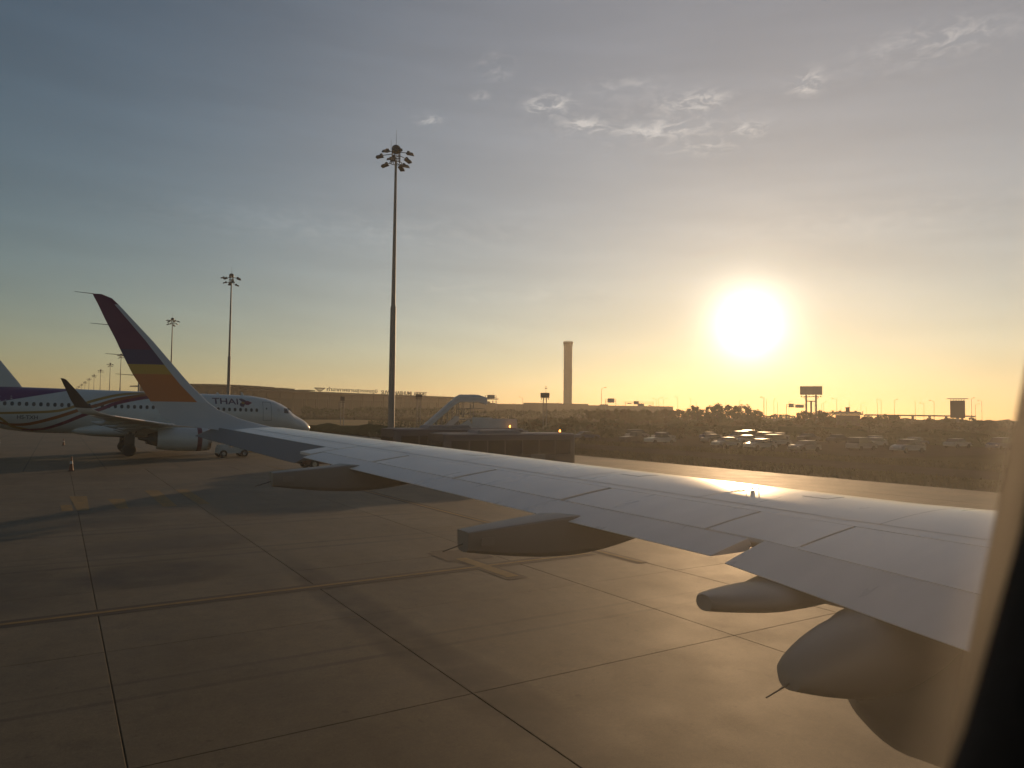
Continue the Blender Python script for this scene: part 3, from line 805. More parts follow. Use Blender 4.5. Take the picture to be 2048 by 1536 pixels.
# wings with their upturned tips, fairings and engines
def wing_side(sg, extra=0.0):
    """sg -1 starboard (towards us), +1 port"""
    def M(p): return Vector((p.x, sg*p.y, p.z-0.10+extra*max(0, abs(p.y)-2)))
    b = MB(); rings = []
    for y in (1.2, 2.4, 4.2, 6.4, 9, 12, 14.5, 16.3):
        us = (1.0, 0.85, 0.7, 0.5, 0.3, 0.15, 0.06, 0.015)
        rings.append([M(wing_pt(y, u, 1)) for u in us] + [M(wing_pt(y, 0, 1))] + [M(wing_pt(y, u, -1)) for u in reversed(us)])
    b.loft(rings); w = b.build('wing', WINGGREY, ta, 40)
    b = MB(); rr = []
    for k in range(len(SH)):
        L, d, n, c = sheet_ring(k, None, None, None)
        rr.append([M(L+d*u+n*(q*c*0.095*naca_t(u)+0.002*q)) for u, q in zip(SH_U, SH_S)])
    b.loft(rr, mfun=lambda a, k: 1 if a >= 4 else 0); b.build('wing_tip', [WINGGREY, TIPDARK], ta, 40)
    for yc, ln in ((4.3, 2.6), (6.9, 3.0), (9.6, 3.0), (12.6, 2.6)):
        b = MB(); rings = []
        le, te, zw = planform(yc)
        for t in frange(0, 1, 12):
            x = te-0.9+ln*t; hw = 0.20*math.sin(math.pi*(0.06+0.9*t))**0.6
            zt_ = wing_pt(yc, min(1, (le-x)/(le-te)), -1).z+0.04 if x > te else zw-0.12
            zb_ = zt_-0.42*math.sin(math.pi*(0.10+0.86*t))
            rings.append([M(Vector((x, yc+hw*math.cos(a), (zt_+zb_)/2+(zt_-zb_)/2*math.sin(a)))) for a in frange(0, 2*math.pi, 13)[:-1]])
        b.loft(rings); b.build('flap_track_fairing', FAIRGREY, w, 45)
    nacelle(ta, sg*5.75, 1.66, 0.03, -5.3, 1.10, (WHITE, METAL, MAROON))
    pylon(ta, sg*5.75, -1.2, -6.4, 2.3, 2.75, 2.85)
    # main gear
    b = MB(); gx, gy = -6.65, sg*3.8
    b.cyl((gx, gy, 0.6), (gx+0.05, gy*0.98, 2.4), 0.12, 0.15, 12); b.cyl((gx, gy, 1.1), (gx+0.2, gy-sg*1.4, 2.3), 0.06, 0.07, 8)
    b.cyl((gx, gy-0.5, 0.585), (gx, gy+0.5, 0.585), 0.07, 0.07, 10); b.box((gx, gy+sg*0.22, 1.5), (0.85, 0.05, 1.1))
    b.cyl((gx+0.12, gy, 1.0), (gx+0.55, gy, 2.3), 0.05, 0.05, 8)
    leg = b.build('main_gear_leg', DARKMETAL, ta, 30)
    wheel_pair(leg, gx, gy, 0.585, 0.46, 0.40)
def wheel_pair(parent, gx, gy, r, half, w):
    for d in (-half, half):
        b = MB(); rg = []
        for t, q in ((-0.5, 0.70), (-0.5, 0.90), (-0.36, 0.985), (-0.15, 1.0), (0.15, 1.0), (0.36, 0.985), (0.5, 0.90), (0.5, 0.70), (0.2, 0.62), (0.2, 0.05)):
            rg.append([Vector((gx+r*q*math.cos(a), gy+d+w*t, r+r*q*math.sin(a))) for a in frange(0, 2*math.pi, 25)[:-1]])
        b.loft(rg); b.build('wheel', RUBBER, parent, 40)
wing_side(-1); wing_side(1, 0.034)
b = MB(); gx = NOSE-5.07
b.cyl((gx, 0, 0.4), (gx+0.1, 0, 2.1), 0.08, 0.10, 10); b.cyl((gx, -0.3, 0.38), (gx, 0.3, 0.38), 0.05, 0.05, 8); b.cyl((gx-0.05, 0, 0.9), (gx-0.9, 0, 2.0), 0.04, 0.04, 8)
leg = b.build('nose_gear_leg', DARKMETAL, ta, 30); wheel_pair(leg, gx, 0, 0.38, 0.22, 0.22)
# tail
def surface(name, secs, tcr, material, vertical, mfun=None, mats=None, parent=ta):
    b = MB(); rings = []
    for L, Tt in secs:
        L, Tt = Vector(L), Vector(Tt); d = Tt-L; n = Vector((0, 1, 0)) if vertical else Vector((0, 0, 1)); c = d.length
        rings.append([L+d*u+n*(q*c*tcr*naca_t(u)+0.002*q) for u, q in zip(SH_U, SH_S)])
    b.loft(rings, mfun=mfun); return b.build(name, mats or material, parent, 40)
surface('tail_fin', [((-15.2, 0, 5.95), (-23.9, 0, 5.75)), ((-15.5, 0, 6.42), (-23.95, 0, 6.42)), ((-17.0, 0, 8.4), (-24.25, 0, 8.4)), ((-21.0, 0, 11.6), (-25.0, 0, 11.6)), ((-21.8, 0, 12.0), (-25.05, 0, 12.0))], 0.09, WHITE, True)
for sg in (-1, 1):
    b = MB()
    decal = [(-17.6, 6.6), (-18.6, 7.4), (-20.2, 7.9), (-22.4, 8.2), (-24.1, 8.3), (-24.0, 6.5)]
    b.f.append(tuple(range(6))); b.m.append(0); b.v += [Vector((x, sg*(0.40 if x > -23.5 else 0.16), z)) for x, z in decal]
    b.build('livery_panel', PURPLE, ta, 0)
    surface('tailplane', [((-19.6, sg*0.9, 5.25), (-23.2, sg*0.9, 5.25)), ((-22.9, sg*6.2, 5.75), (-24.4, sg*6.2, 5.75))], 0.10, WHITE, False)
for x, h in ((3.9, 0.34), (1.5, 0.22), (-2.6, 0.26)):
    b = MB(); zt = fus(NOSE-x)[0]
    b.loft([[Vector((x+0.16, 0.02, zt-0.02)), Vector((x-0.20, 0.02, zt-0.02)), Vector((x-0.20, -0.02, zt-0.02)), Vector((x+0.16, -0.02, zt-0.02))],
            [Vector((x-0.08, 0.012, zt+h)), Vector((x-0.22, 0.012, zt+h)), Vector((x-0.22, -0.012, zt+h)), Vector((x-0.08, -0.012, zt+h))]])
    b.build('antenna', WHITE, ta, 0)
ta.rotation_euler = (0, R(0.9), 0)
ta.location = (-1.2, 81.0, -0.10)

# ================================================================== floodlight masts along the stands
LAMPM = mat('lamp_housing', (0.045, 0.045, 0.047), 0.55, var=0.1)
def build_mast():
    t = thing('light_mast', 'x', 'light mast')
    b = MB()
    b.cyl((0, 0, 0), (0, 0, 20), 0.50, 0.42, 16); b.cyl((0, 0, 20), (0, 0, 20.25), 0.42, 0.33, 16); b.cyl((0, 0, 20.25), (0, 0, 42.3), 0.33, 0.17, 16)
    b.cyl((0, 0, 0), (0, 0, 0.06), 0.75, 0.75, 16)
    b.build('pole', GALV, t, 40)
    b = MB(); b.box((0, 0, -0.02), (2.2, 2.2, 0.5)); b.build('foundation', CONC, t, 0)
    b = MB()
    b.loft([[Vector((r*math.cos(a), r*math.sin(a), z)) for a in frange(0, 2*math.pi, 17)[:-1]] for r, z in ((0.66, 43.6), (0.66, 44.1), (0.58, 44.38), (0.38, 44.55), (0.05, 44.6))])
    b.build('cap', LAMPM, t, 50)
    b = MB()
    for z, r in ((43.55, 0.62), (42.75, 0.62), (41.9, 0.9)):
        b.tube([Vector((r*math.cos(a), r*math.sin(a), z)) for a in frange(0, 2*math.pi, 17)], 0.06, 6)
    for k in range(8):
        a = k*math.pi/4+0.2
        b.cyl((0.62*math.cos(a), 0.62*math.sin(a), 41.9), (0.62*math.cos(a), 0.62*math.sin(a), 43.6), 0.05, 0.05, 6)
    b.build('ring_cage', LAMPM, t, 30)
    def lamp(ang, rad, z, tilt, w=0.75):
        rz = Matrix.Rotation(ang, 3, 'Z'); ry = Matrix.Rotation(tilt, 3, 'Y')
        b = MB()
        rot = rz @ ry
        c = rz @ Vector((rad, 0, z))
        b.box(c, (1.15, w, 0.30), rot=rot, taper=0.75)
        b.cyl(rz @ Vector((0.55, 0, z+0.30)), rz @ Vector((rad-0.1, 0, z+0.12)), 0.055, 0.05, 6)
        b.box(c + rz @ Vector((-0.25, 0, 0.28)), (0.35, 0.35, 0.25), rot=rot)
        b.build('lamp', LAMPM, t, 0)
    for k, (dr, dz, tl) in enumerate(((2.45, 0.0, 16), (2.1, 0.30, 10), (2.55, 0.05, 8), (2.0, 0.2, 12), (2.45, 0.12, 9), (2.2, 0.25, 12))):
        lamp(k*math.pi/3+0.35, dr, 42.95+dz, R(tl))
    for k, (dr, dz, tl) in enumerate(((2.0, 0.0, 18), (1.8, -0.05, 15), (1.95, 0.1, 20), (1.6, -0.45, 13))):
        lamp(k*math.pi/2+0.75, dr, 41.75+dz, R(tl))
    b = MB(); b.cyl((0, 0, 44.6), (0, 0, 47.0), 0.035, 0.012, 6); b.cyl((-1.2, -1.0, 43.3), (-1.2, -1.0, 44.9), 0.025, 0.015, 6)
    b.build('lightning_rod', LAMPM, t, 0)
    return t
mast = build_mast()
mnames = ['tallest light mast, standing just beyond the wing, seen whole to its lightning rod', 'second light mast, behind the nose of the parked airliner under a clear cluster of lamps',
          'third light mast, in the gap between the upturned wing tip and the second mast', 'fourth light mast, hidden behind the orange of the upturned wing tip',
          'fifth light mast, its lamps half covered by the rear edge of the maroon wing tip', 'sixth light mast, first one standing clear to the left of the upturned wing tip']
for k in range(15):
    y = 103.0+102.0*k + (0 if k < 1 else 22*0)
    lab = mnames[k] if k < 6 else '%s light mast of the row, counting from the tallest, above the parked airliner' % ('seventh', 'eighth', 'ninth', 'tenth', 'eleventh', 'twelfth', 'thirteenth', 'fourteenth', 'fifteenth')[k-6]
    if k == 0: o = mast; o['label'] = lab; o['group'] = 'light masts in a row along the stands'
    else: o = dup(mast, label=lab)
    yy = 103.0+122.0*k
    o.location = ((28.1, 26.2, 23.5, 19.5, 16.0, 13.9)[k] if k < 6 else 28.1-0.0245*(yy-103), yy, 0); o.rotation_euler = (0, 0, 0.0 if k == 0 else 0.9*k)

# ================================================================== apron vehicles
BUSBODY = mat('bus_paint', (0.045, 0.032, 0.04), 0.4, var=0.08, coat=0.1)
BUSROOF = mat('bus_roof', (0.16, 0.15, 0.16), 0.5, var=0.1)
BEACON = mat('beacon_lit', (0.9, 0.35, 0.05), 0.3, emit=(1.0, 0.36, 0.06), estr=14.0)
STAIRWHITE = mat('stair_panel_white', (0.58, 0.53, 0.50), 0.55, var=0.08)
STEEL = mat('stair_steel', (0.28, 0.27, 0.26), 0.5, metal=0.4)
PLATE = mat('number_plate', (0.55, 0.55, 0.5), 0.5)
REDREFL = mat('tail_lamp', (0.35, 0.03, 0.02), 0.3)
def rbox_rings(L, W, z0, z1, r=0.25):
    prof = [(-1, z0), (1, z0), (1, z1-r), (1-r*0.3/W*2, z1-r*0.35), (1-r/W*2, z1), (-1+r/W*2, z1), (-1+r*0.3/W*2, z1-r*0.35), (-1, z1-r)]
    return prof
def build_bus(L=13.4, W=2.9, H=2.95):
    t = thing('airport_bus', 'x', 'bus')
    b = MB(); rings = []
    for x, s in ((-L/2, 0.93), (-L/2+0.08, 0.98), (-L/2+0.35, 1.0), (L/2-0.5, 1.0), (L/2-0.15, 0.98), (L/2, 0.92)):
        rings.append([Vector((x, p*W/2*s, 0.35+(z-0.35)*(0.97+0.03*s))) for p, z in rbox_rings(L, W, 0.35, H)])
    b.loft(rings); body = b.build('body', BUSBODY, t, 35)
    b = MB(); b.box((0, 0, H+0.012), (L*0.93, W*0.80, 0.03)); b.build('roof', BUSROOF, t, 0)
    b = MB(); b.box((-1.0, 0, H+0.14), (4.4, 1.9, 0.24), taper=0.9); b.build('air_conditioner', BUSROOF, t, 0)
    for sg in (-1, 1):
        for k in range(7):
            x0 = -L/2+0.7+k*1.75
            b = MB(); b.box((x0+0.8, sg*(W/2+0.004), 1.85), (1.62, 0.02, 1.15)); b.build('window', GLASS_DK, t, 0)
        for xw in (-L/2+2.4, L/2-2.7):
            pass
        for xd in (-2.2, 2.6):
            b = MB(); b.box((xd, sg*(W/2+0.006), 0.85), (1.5, 0.02, 0.9)); b.build('door', DARKGREY, t, 0)
    b = MB(); b.box((L/2-0.055, 0, 1.75), (0.16, W*0.86, 1.35)); b.build('windscreen', GLASS_DK, t, 0)
    b = MB(); b.box((-L/2+0.02, 0, 1.85), (0.16, W*0.82, 1.0)); b.build('rear_window', GLASS_DK, t, 0)
    for sg in (-1, 1):
        for xw in (-L/2+2.6, L/2-2.6):
            b = MB(); b.cyl((xw, sg*(W/2-0.30), 0.48), (xw, sg*(W/2+0.02), 0.48), 0.48, 0.48, 20); b.build('wheel', RUBBER, t, 30)
        b = MB(); b.box((L/2+0.01, sg*1.05, 0.75), (0.06, 0.35, 0.2)); b.build('headlight', METAL, t, 0)
        b = MB(); b.box((-L/2-0.01, sg*1.15, 0.9), (0.04, 0.16, 0.5)); b.build('tail_light', REDREFL, t, 0)
    b = MB(); b.box((L/2+0.02, 0, 0.55), (0.03, 0.9, 0.45)); b.build('number_plate', PLATE, t, 0)
    bb = MB()
    for x in (L/2-1.0,):
        bb.cyl((x, -0.5, H+0.02), (x, -0.5, H+0.10), 0.09, 0.09, 10)
    bs = bb.build('beacon_base', DARKGREY, t, 0)
    bb = MB(); bb.cyl((L/2-1.0, -0.5, H+0.10), (L/2-1.0, -0.5, H+0.26), 0.08, 0.06, 10); bb.build('beacon_light', BEACON, bs, 30)
    return t
bus = build_bus()
bus['label'] = 'dark airport bus nearest the wing, lit amber beacon near its right end'; bus['group'] = 'airport buses parked beyond the wing'
bus.location = (16.0, 49.6, 0); bus.scale = (0.86, 1, 0.95)
o = dup(bus, (14.6, 55.2, 0), 0, 'dark airport bus in the middle, raised roof units showing over the nearest bus'); o.scale = (0.88, 1, 1.03)
o = dup(bus, (18.0, 61.0, 0), math.pi, 'dark airport bus furthest left, parked before the foot of the boarding stairs'); o.scale = (1, 1, 0.92)

def build_stairs(name, label, run, z_top, z_bot, plat, W, canopy):
    """self-standing boarding stairs: x along the flight, x = 0 at its foot"""
    t = thing(name, label, 'boarding stairs')
    slope = (z_top-z_bot)/run
    b = MB(); b.box((run*0.5+plat*0.4, 0, 0.75), (run*0.95+plat*0.5, W*0.8, 0.35)); b.build('chassis', STEEL, t, 0)
    n = 16
    for k in range(n):
        x = run*(k+0.5)/n; z = z_bot+slope*x
        b = MB(); b.box((x, 0, z), (run/n*1.05, W, 0.05)); b.build('step', STEEL, t, 0)
    b = MB(); b.box((run+plat/2, 0, z_top), (plat, W, 0.10)); b.build('platform', STEEL, t, 0)
    for sg in (-1, 1):
        b = MB(); d = Vector((run, 0, z_top-z_bot)); L = d.length; a = math.atan2(z_top-z_bot, run)
        rot = Matrix.Rotation(-a, 3, 'Y')
        hp = 0.45 if canopy else 1.05
        b.box((run/2, sg*(W/2+0.03), (z_top+z_bot)/2+hp*0.4), (L, 0.05, hp), rot=rot)
        b.build('side_panel', STAIRWHITE, t, 0)
        if canopy:
            b = MB()
            for zz in (0.5, 1.0): b.cyl((run, sg*(W/2+0.03), z_top+zz), (run+plat, sg*(W/2+0.03), z_top+zz), 0.03, 0.03, 6)
            b.build('platform_rail', STEEL, t, 0)
        else:
            b = MB(); b.box((run+plat/2, sg*(W/2+0.03), z_top+0.55), (plat, 0.05, 1.1)); b.build('side_panel', STAIRWHITE, t, 0)
        for x, zz in ((0.6, z_bot+0.3), (run*0.5, (z_bot+z_top)/2), (run, z_top), (run+plat*0.85, z_top)):
            b = MB(); b.cyl((x, sg*W*0.40, 0.5), (x, sg*W*0.40, zz), 0.07, 0.07, 8); b.build('support_leg', STEEL, t, 20)
        for p_, q_ in (((run*0.5, 0.9), (run, z_top-0.2)), ((run, 0.9), (run+plat*0.85, z_top-0.2)), ((run+plat*0.85, 0.9), (run, z_top-0.2))):
            b = MB(); b.cyl((p_[0], sg*W*0.4, p_[1]), (q_[0], sg*W*0.4, q_[1]), 0.05, 0.05, 6); b.build('brace', STEEL, t, 20)
        for xw in (0.9, run*0.85):
            b = MB(); b.cyl((xw, sg*(W*0.40), 0.42), (xw, sg*(W*0.40+0.28), 0.42), 0.42, 0.42, 18); b.build('wheel', RUBBER, t, 30)
    if canopy:
        hc = 2.15
        b = MB(); rows = []
        pts = [(0.0, z_bot+hc-0.05), (run*0.92, z_bot+slope*run*0.92+hc), (run+plat*0.06, z_top+hc+0.0), (run+plat*0.75, z_top+hc), (run+plat*1.05, z_top+hc-0.22)]
        for x, z in pts:
            prof = [(-1.08, -0.55), (-1.05, -0.1), (-0.8, 0.06), (0, 0.12), (0.8, 0.06), (1.05, -0.1), (1.08, -0.55)]
            rows.append([Vector((x, p*W/2, z+q)) for p, q in prof]+[Vector((x, p*W/2*0.97, z+q-0.04)) for p, q in reversed(prof)])
        b.loft(rows); b.build('canopy', STAIRWHITE, t, 18)
        b = MB()
        for k in range(9):
            x = run*k/7.0; zb_ = min(z_top, z_bot+slope*x); zt_ = zb_+hc-0.3 if x <= run else z_top+hc-0.3
            for sg in (-1, 1): b.cyl((x, sg*W*0.5, zb_+0.2), (x, sg*W*0.5, zt_), 0.035, 0.035, 6)
        b.build('canopy_posts', STEEL, t, 20)
    b = MB(); b.box((run*0.12, -W*0.1, 1.2), (1.5, W*0.55, 1.0), taper=0.85); b.build('driver_cab', STAIRWHITE, t, 0)
    return t
s1 = build_stairs('boarding_stairs', 'tall covered boarding stairs with a sloping white canopy behind the buses', 3.4, 3.75, 0.75, 2.5, 1.7, True); s1.location = (14.6, 62.2, 0); s1.rotation_euler = (0, 0, R(-22))
s2 = build_stairs('boarding_stairs', 'low open boarding stairs with pale side panels, in front of the covered stairs', 4.6, 2.85, 0.4, 1.8, 1.7, False); s2.location = (13.7, 60.3, 0); s2.rotation_euler = (0, 0, R(-28))
s3 = build_stairs('boarding_stairs', 'open boarding stairs with a broad white end panel, right of the covered stairs', 3.6, 2.75, 0.4, 2.2, 1.9, False); s3.location = (15.9, 58.6, 0); s3.rotation_euler = (0, 0, R(-30))

# aircraft tug, belt loader, service truck, cones
def wheels(parent, pts, r, w):
    for x, y in pts:
        b = MB(); b.cyl((x, y-w/2, r), (x, y+w/2, r), r, r, 18); wv = b.build('wheel', RUBBER, parent, 30)
        b = MB(); b.cyl((x, y-w/2-0.008, r), (x, y+w/2+0.008, r), r*0.5, r*0.5, 12); b.build('hub', METAL, wv, 30)
TUGP = mat('tug_paint', (0.42, 0.42, 0.40), 0.5, var=0.12)
tg = thing('baggage_tractor', 'small pale baggage tractor with an open cab beside the engine of the parked airliner', 'tractor', (0.4, 73.0, 0), R(8))
b = MB(); b.box((0, 0, 0.62), (2.7, 1.3, 0.5), taper=0.96); b.box((-0.85, 0, 1.0), (0.8, 1.2, 0.3), taper=0.85); b.box((0.95, 0, 0.95), (0.7, 1.2, 0.22), taper=0.9); b.build('body', TUGP, tg, 0)
b = MB(); b.box((0.1, 0, 1.05), (0.5, 0.5, 0.12)); b.box((-0.12, 0, 1.35), (0.1, 0.5, 0.55)); b.build('seat', RUBBER, tg, 0)
b = MB(); b.cyl((0.62, 0, 0.95), (0.42, 0, 1.42), 0.03, 0.03, 8); b.tube([Vector((0.42+0.10*math.cos(a), 0.2*math.sin(a), 1.42+0.09*math.cos(a))) for a in frange(0, 2*math.pi, 13)], 0.02, 6); b.build('steering_wheel', RUBBER, tg, 20)
b = MB()
for sx, sy in ((-0.4, 0.55), (-0.4, -0.55), (0.6, 0.55), (0.6, -0.55)): b.cyl((sx, sy, 0.85), (sx, sy, 1.95), 0.03, 0.03, 6)
b.box((0.1, 0, 1.97), (1.3, 1.25, 0.06)); b.build('roof_frame', TUGP, tg, 0)
wheels(tg, ((-0.95, -0.6), (-0.95, 0.6), (0.95, -0.6), (0.95, 0.6)), 0.34, 0.24)
b = MB(); b.cyl((1.3, 0, 0.45), (3.4, 0, 0.38), 0.05, 0.05, 8); b.box((3.5, 0, 0.36), (0.3, 0.5, 0.1)); b.build('tow_bar', YELLOWP, tg, 0)

BROWNP = mat('loader_paint', (0.16, 0.075, 0.045), 0.55, var=0.15)
bl = thing('belt_loader', 'brown belt loader with a raised conveyor and yellow rails seen under the wing', 'belt loader', (4.2, 56.6, 0), R(10))
b = MB(); b.box((0, 0, 0.55), (3.6, 1.7, 0.4)); b.box((-1.1, 0.45, 0.95), (0.9, 0.7, 0.5)); b.build('chassis', BROWNP, bl, 0)
b = MB(); b.box((0.1, -0.1, 1.02), (4.4, 0.9, 0.16), rot=Matrix.Rotation(R(-14), 3, 'Y')); b.build('conveyor', RUBBER, bl, 0)
b = MB(); b.box((0.1, -0.58, 1.08), (4.4, 0.05, 0.26), rot=Matrix.Rotation(R(-14), 3, 'Y')); b.box((0.1, 0.38, 1.08), (4.4, 0.05, 0.26), rot=Matrix.Rotation(R(-14), 3, 'Y')); b.build('conveyor_side', BROWNP, bl, 0)
b = MB()
for k in range(5):
    x = -1.9+k*0.95; b.cyl((x, -0.6, 1.0+x*0.25+0.1), (x, -0.6, 1.0+x*0.25+0.9), 0.025, 0.025, 6)
b.cyl((-1.9, -0.6, 1.42), (1.9, -0.6, 2.37), 0.03, 0.03, 6); b.cyl((-1.9, -0.6, 1.02), (1.9, -0.6, 1.97), 0.025, 0.025, 6); b.build('hand_rail', GOLD, bl, 0)
wheels(bl, ((-1.2, -0.75), (-1.2, 0.75), (1.2, -0.75), (1.2, 0.75)), 0.36, 0.26)

tr = thing('service_truck', 'white service truck cut by the left edge under the tail of the parked airliner', 'truck', (-20.9, 87.8, 0), R(4))
b = MB(); b.box((-0.6, 0, 1.55), (3.4, 2.0, 1.7), taper=0.97); b.build('cargo_box', STAIRWHITE, tr, 0)
b = MB(); b.loft([[Vector((x, y, z)) for x, z in ((1.15, 0.55), (2.55, 0.55), (2.55, 1.15), (2.05, 1.95), (1.15, 2.0))] for y in (-0.95, 0.95)]); b.build('cab', TUGP, tr, 0)
b = MB(); b.box((2.31, 0, 1.52), (0.05, 1.6, 0.7), rot=Matrix.Rotation(R(-32), 3, 'Y')); b.build('windscreen', GLASS_DK, tr, 0)
b = MB(); b.box((0.2, 0, 0.6), (4.6, 1.5, 0.25)); b.build('chassis', DARKMETAL, tr, 0)
wheels(tr, ((-1.4, -0.85), (-1.4, 0.85), (1.7, -0.85), (1.7, 0.85)), 0.42, 0.28)
for sg in (-0.7, 0.7):
    b = MB(); b.box((2.57, sg, 0.85), (0.05, 0.28, 0.16)); b.build('headlight', METAL, tr, 0)

CONEO = mat('cone_orange', (0.16, 0.045, 0.02), 0.6)
def cone(label, loc, h):
    t = thing('safety_cone', label, 'cone', loc, 0, 'cones standing on the apron')
    b = MB(); b.box((0, 0, 0.02), (0.42*h, 0.42*h, 0.04)); b.build('base', RUBBER, t, 0)
    b = MB(); b.cyl((0, 0, 0.04), (0, 0, h), 0.15*h, 0.03*h, 16); c = b.build('body', CONEO, t, 40)
    b = MB(); b.cyl((0, 0, h*0.5), (0, 0, h*0.68), 0.098*h, 0.077*h, 16, caps=False); b.build('reflective_band', STAIRWHITE, t, 40)
cone('nearer safety cone, alone in the shadow left of the landing gear', (-12.35, 60.3, 0), 1.0)
cone('further safety cone, seen under the belly of the parked airliner', (-13.2, 102.5, 0), 0.8)
cone('safety cone beside the engine intake of the parked airliner', (-0.2, 72.6, 0), 0.6)

# ================================================================== land beyond the apron
ASPH = mat('asphalt', (0.035, 0.032, 0.028), 0.95, var=0.25, scale=0.3, spec=0.02)
DRY = mat('dry_grass', (0.20, 0.15, 0.06), 0.95, var=0.3, scale=0.08, bump=0.5, bscale=2, spec=0.1)
o = ground_sheet('service_road', 44, 53, -300, 420, -0.05, ASPH); tag(o, kind='structure')
o = ground_sheet('car_park', 62, 108, 48, 118, -0.05, ASPH); tag(o, kind='structure')
o = ground_sheet('dry_grass_field', 56, 135, 235, 420, -0.04, DRY); tag(o, kind='structure')
GRASSM = mat('rough_grass', (0.045, 0.055, 0.022), 0.95, var=0.4, scale=0.3, bump=0.8, bscale=6, spec=0.05)
def berm(x0, x1, y0, y1, h, name):
    b = MB(); nx, ny = 26, 40; rows = []
    for j in range(ny):
        v = j/(ny-1); row = []
        for i in range(nx):
            u = i/(nx-1); x, y = lerp(x0, x1, u), lerp(y0, y1, v)
            z = h*(math.sin(math.pi*u)**0.8)*(math.sin(math.pi*v)**0.5)*(0.75+0.5*noise.noise(Vector((x*0.08, y*0.08, 1.7)))) - 0.12
            row.append(Vector((x, y, z+0.18*noise.noise(Vector((x*0.6, y*0.6, 4))))))
        rows.append(row)
    b.loft(rows, closed=False); o = b.build(name, GRASSM, None, 60); tag(o, kind='structure'); return o
berm(36, 43.5, 108, 190, 2.3, 'grass_bank')
berm(110, 150, 20, 260, 2.6, 'grass_bank')

# one object of standing grass tufts and low weeds on the verge (nobody could count them)
def tufts(name, area, nn, hmin, hmax, material, seed):
    rr = random.Random(seed); b = MB()
    for _ in range(nn):
        x, y = rr.uniform(area[0], area[1]), rr.uniform(area[2], area[3]); h = rr.uniform(hmin, hmax)
        for q in range(3):
            a = rr.uniform(0, math.pi); w = h*rr.uniform(0.25, 0.6); dx, dy = w*math.cos(a), w*math.sin(a)
            lx, ly = rr.uniform(-0.3, 0.3)*h, rr.uniform(-0.3, 0.3)*h
            b.quad((x-dx, y-dy, -0.1), (x+dx, y+dy, -0.1), (x+dx*0.5+lx, y+dy*0.5+ly, h), (x-dx*0.4+lx, y-dy*0.4+ly, h*0.8))
    o = b.build(name, material, None, 0); tag(o, 'rough grass and weeds on the verge beyond the apron', kind='stuff'); return o
LEAFD = mat('weed_leaf', (0.055, 0.055, 0.024), 0.9, var=0.35, scale=0.4, spec=0.05)
tufts('verge_grass', (34.6, 44, 18, 220), 9000, 0.04, 0.13, LEAFD, 11)
tufts('verge_grass', (53.2, 62, 18, 220), 6000, 0.06, 0.20, LEAFD, 12)

# ================================================================== parked cars
CARP = [mat('car_paint_%s' % n, c, 0.4, var=0.05, coat=0.25) for n, c in (('white', (0.32, 0.32, 0.31)), ('silver', (0.15, 0.15, 0.155)), ('black', (0.02, 0.02, 0.022)), ('red', (0.22, 0.02, 0.02)), ('blue', (0.03, 0.05, 0.12)))]
def build_car(paint_, kind):
    t = thing('parked_car', 'x', 'car')
    if kind == 'saloon': up_ = [(-1.75, 0.92), (-1.05, 1.40), (0.35, 1.43), (1.15, 0.95)]; L = 4.5
    elif kind == 'pickup': up_ = [(-0.35, 1.02), (-0.25, 1.68), (0.65, 1.68), (1.35, 1.05)]; L = 5.0
    else: up_ = [(-1.95, 1.0), (-1.85, 1.72), (0.6, 1.75), (1.4, 1.05)]; L = 4.6
    low = [(-L/2, 0.45), (-L/2+0.05, 0.88), (up_[0][0], up_[0][1]), (up_[3][0], up_[3][1]), (L/2-0.25, 0.86), (L/2, 0.62), (L/2-0.02, 0.36), (-L/2+0.1, 0.32)]
    b = MB(); b.loft([[Vector((x, s*w, z)) for x, z in low] for s, w in ((-1, 0.80), (-1, 0.88), (1, 0.88), (1, 0.80))]); b.build('body', paint_, t, 30)
    b = MB(); b.loft([[Vector((x*k, s*w*(0.92 if z > 1.2 else 1.0), z-0.01)) for x, z in up_] for s, w, k in ((-1, 0.80, 1.0), (1, 0.80, 1.0))]); b.build('glasshouse', GLASS_DK, t, 0)
    zr = up_[1][1]; xm = (up_[1][0]+up_[2][0])/2
    b = MB(); b.box((xm, 0, zr+0.015), (up_[2][0]-up_[1][0]+0.12, 1.44, 0.05), taper=0.95); b.build('roof', paint_, t, 0)
    for sx in (-L/2+0.85, L/2-0.85):
        for sy in (-0.78, 0.78):
            b = MB(); b.cyl((sx, sy-0.1, 0.33), (sx, sy+0.1, 0.33), 0.33, 0.33, 14); b.build('wheel', RUBBER, t, 30)
    for sy in (-0.62, 0.62):
        b = MB(); b.box((L/2-0.12, sy, 0.72), (0.10, 0.34, 0.14)); b.build('headlight', METAL, t, 0)
    return t
protos = {}
rc = random.Random(21)
wordsP = ['white', 'silver', 'black', 'red', 'blue']
row_n = {}
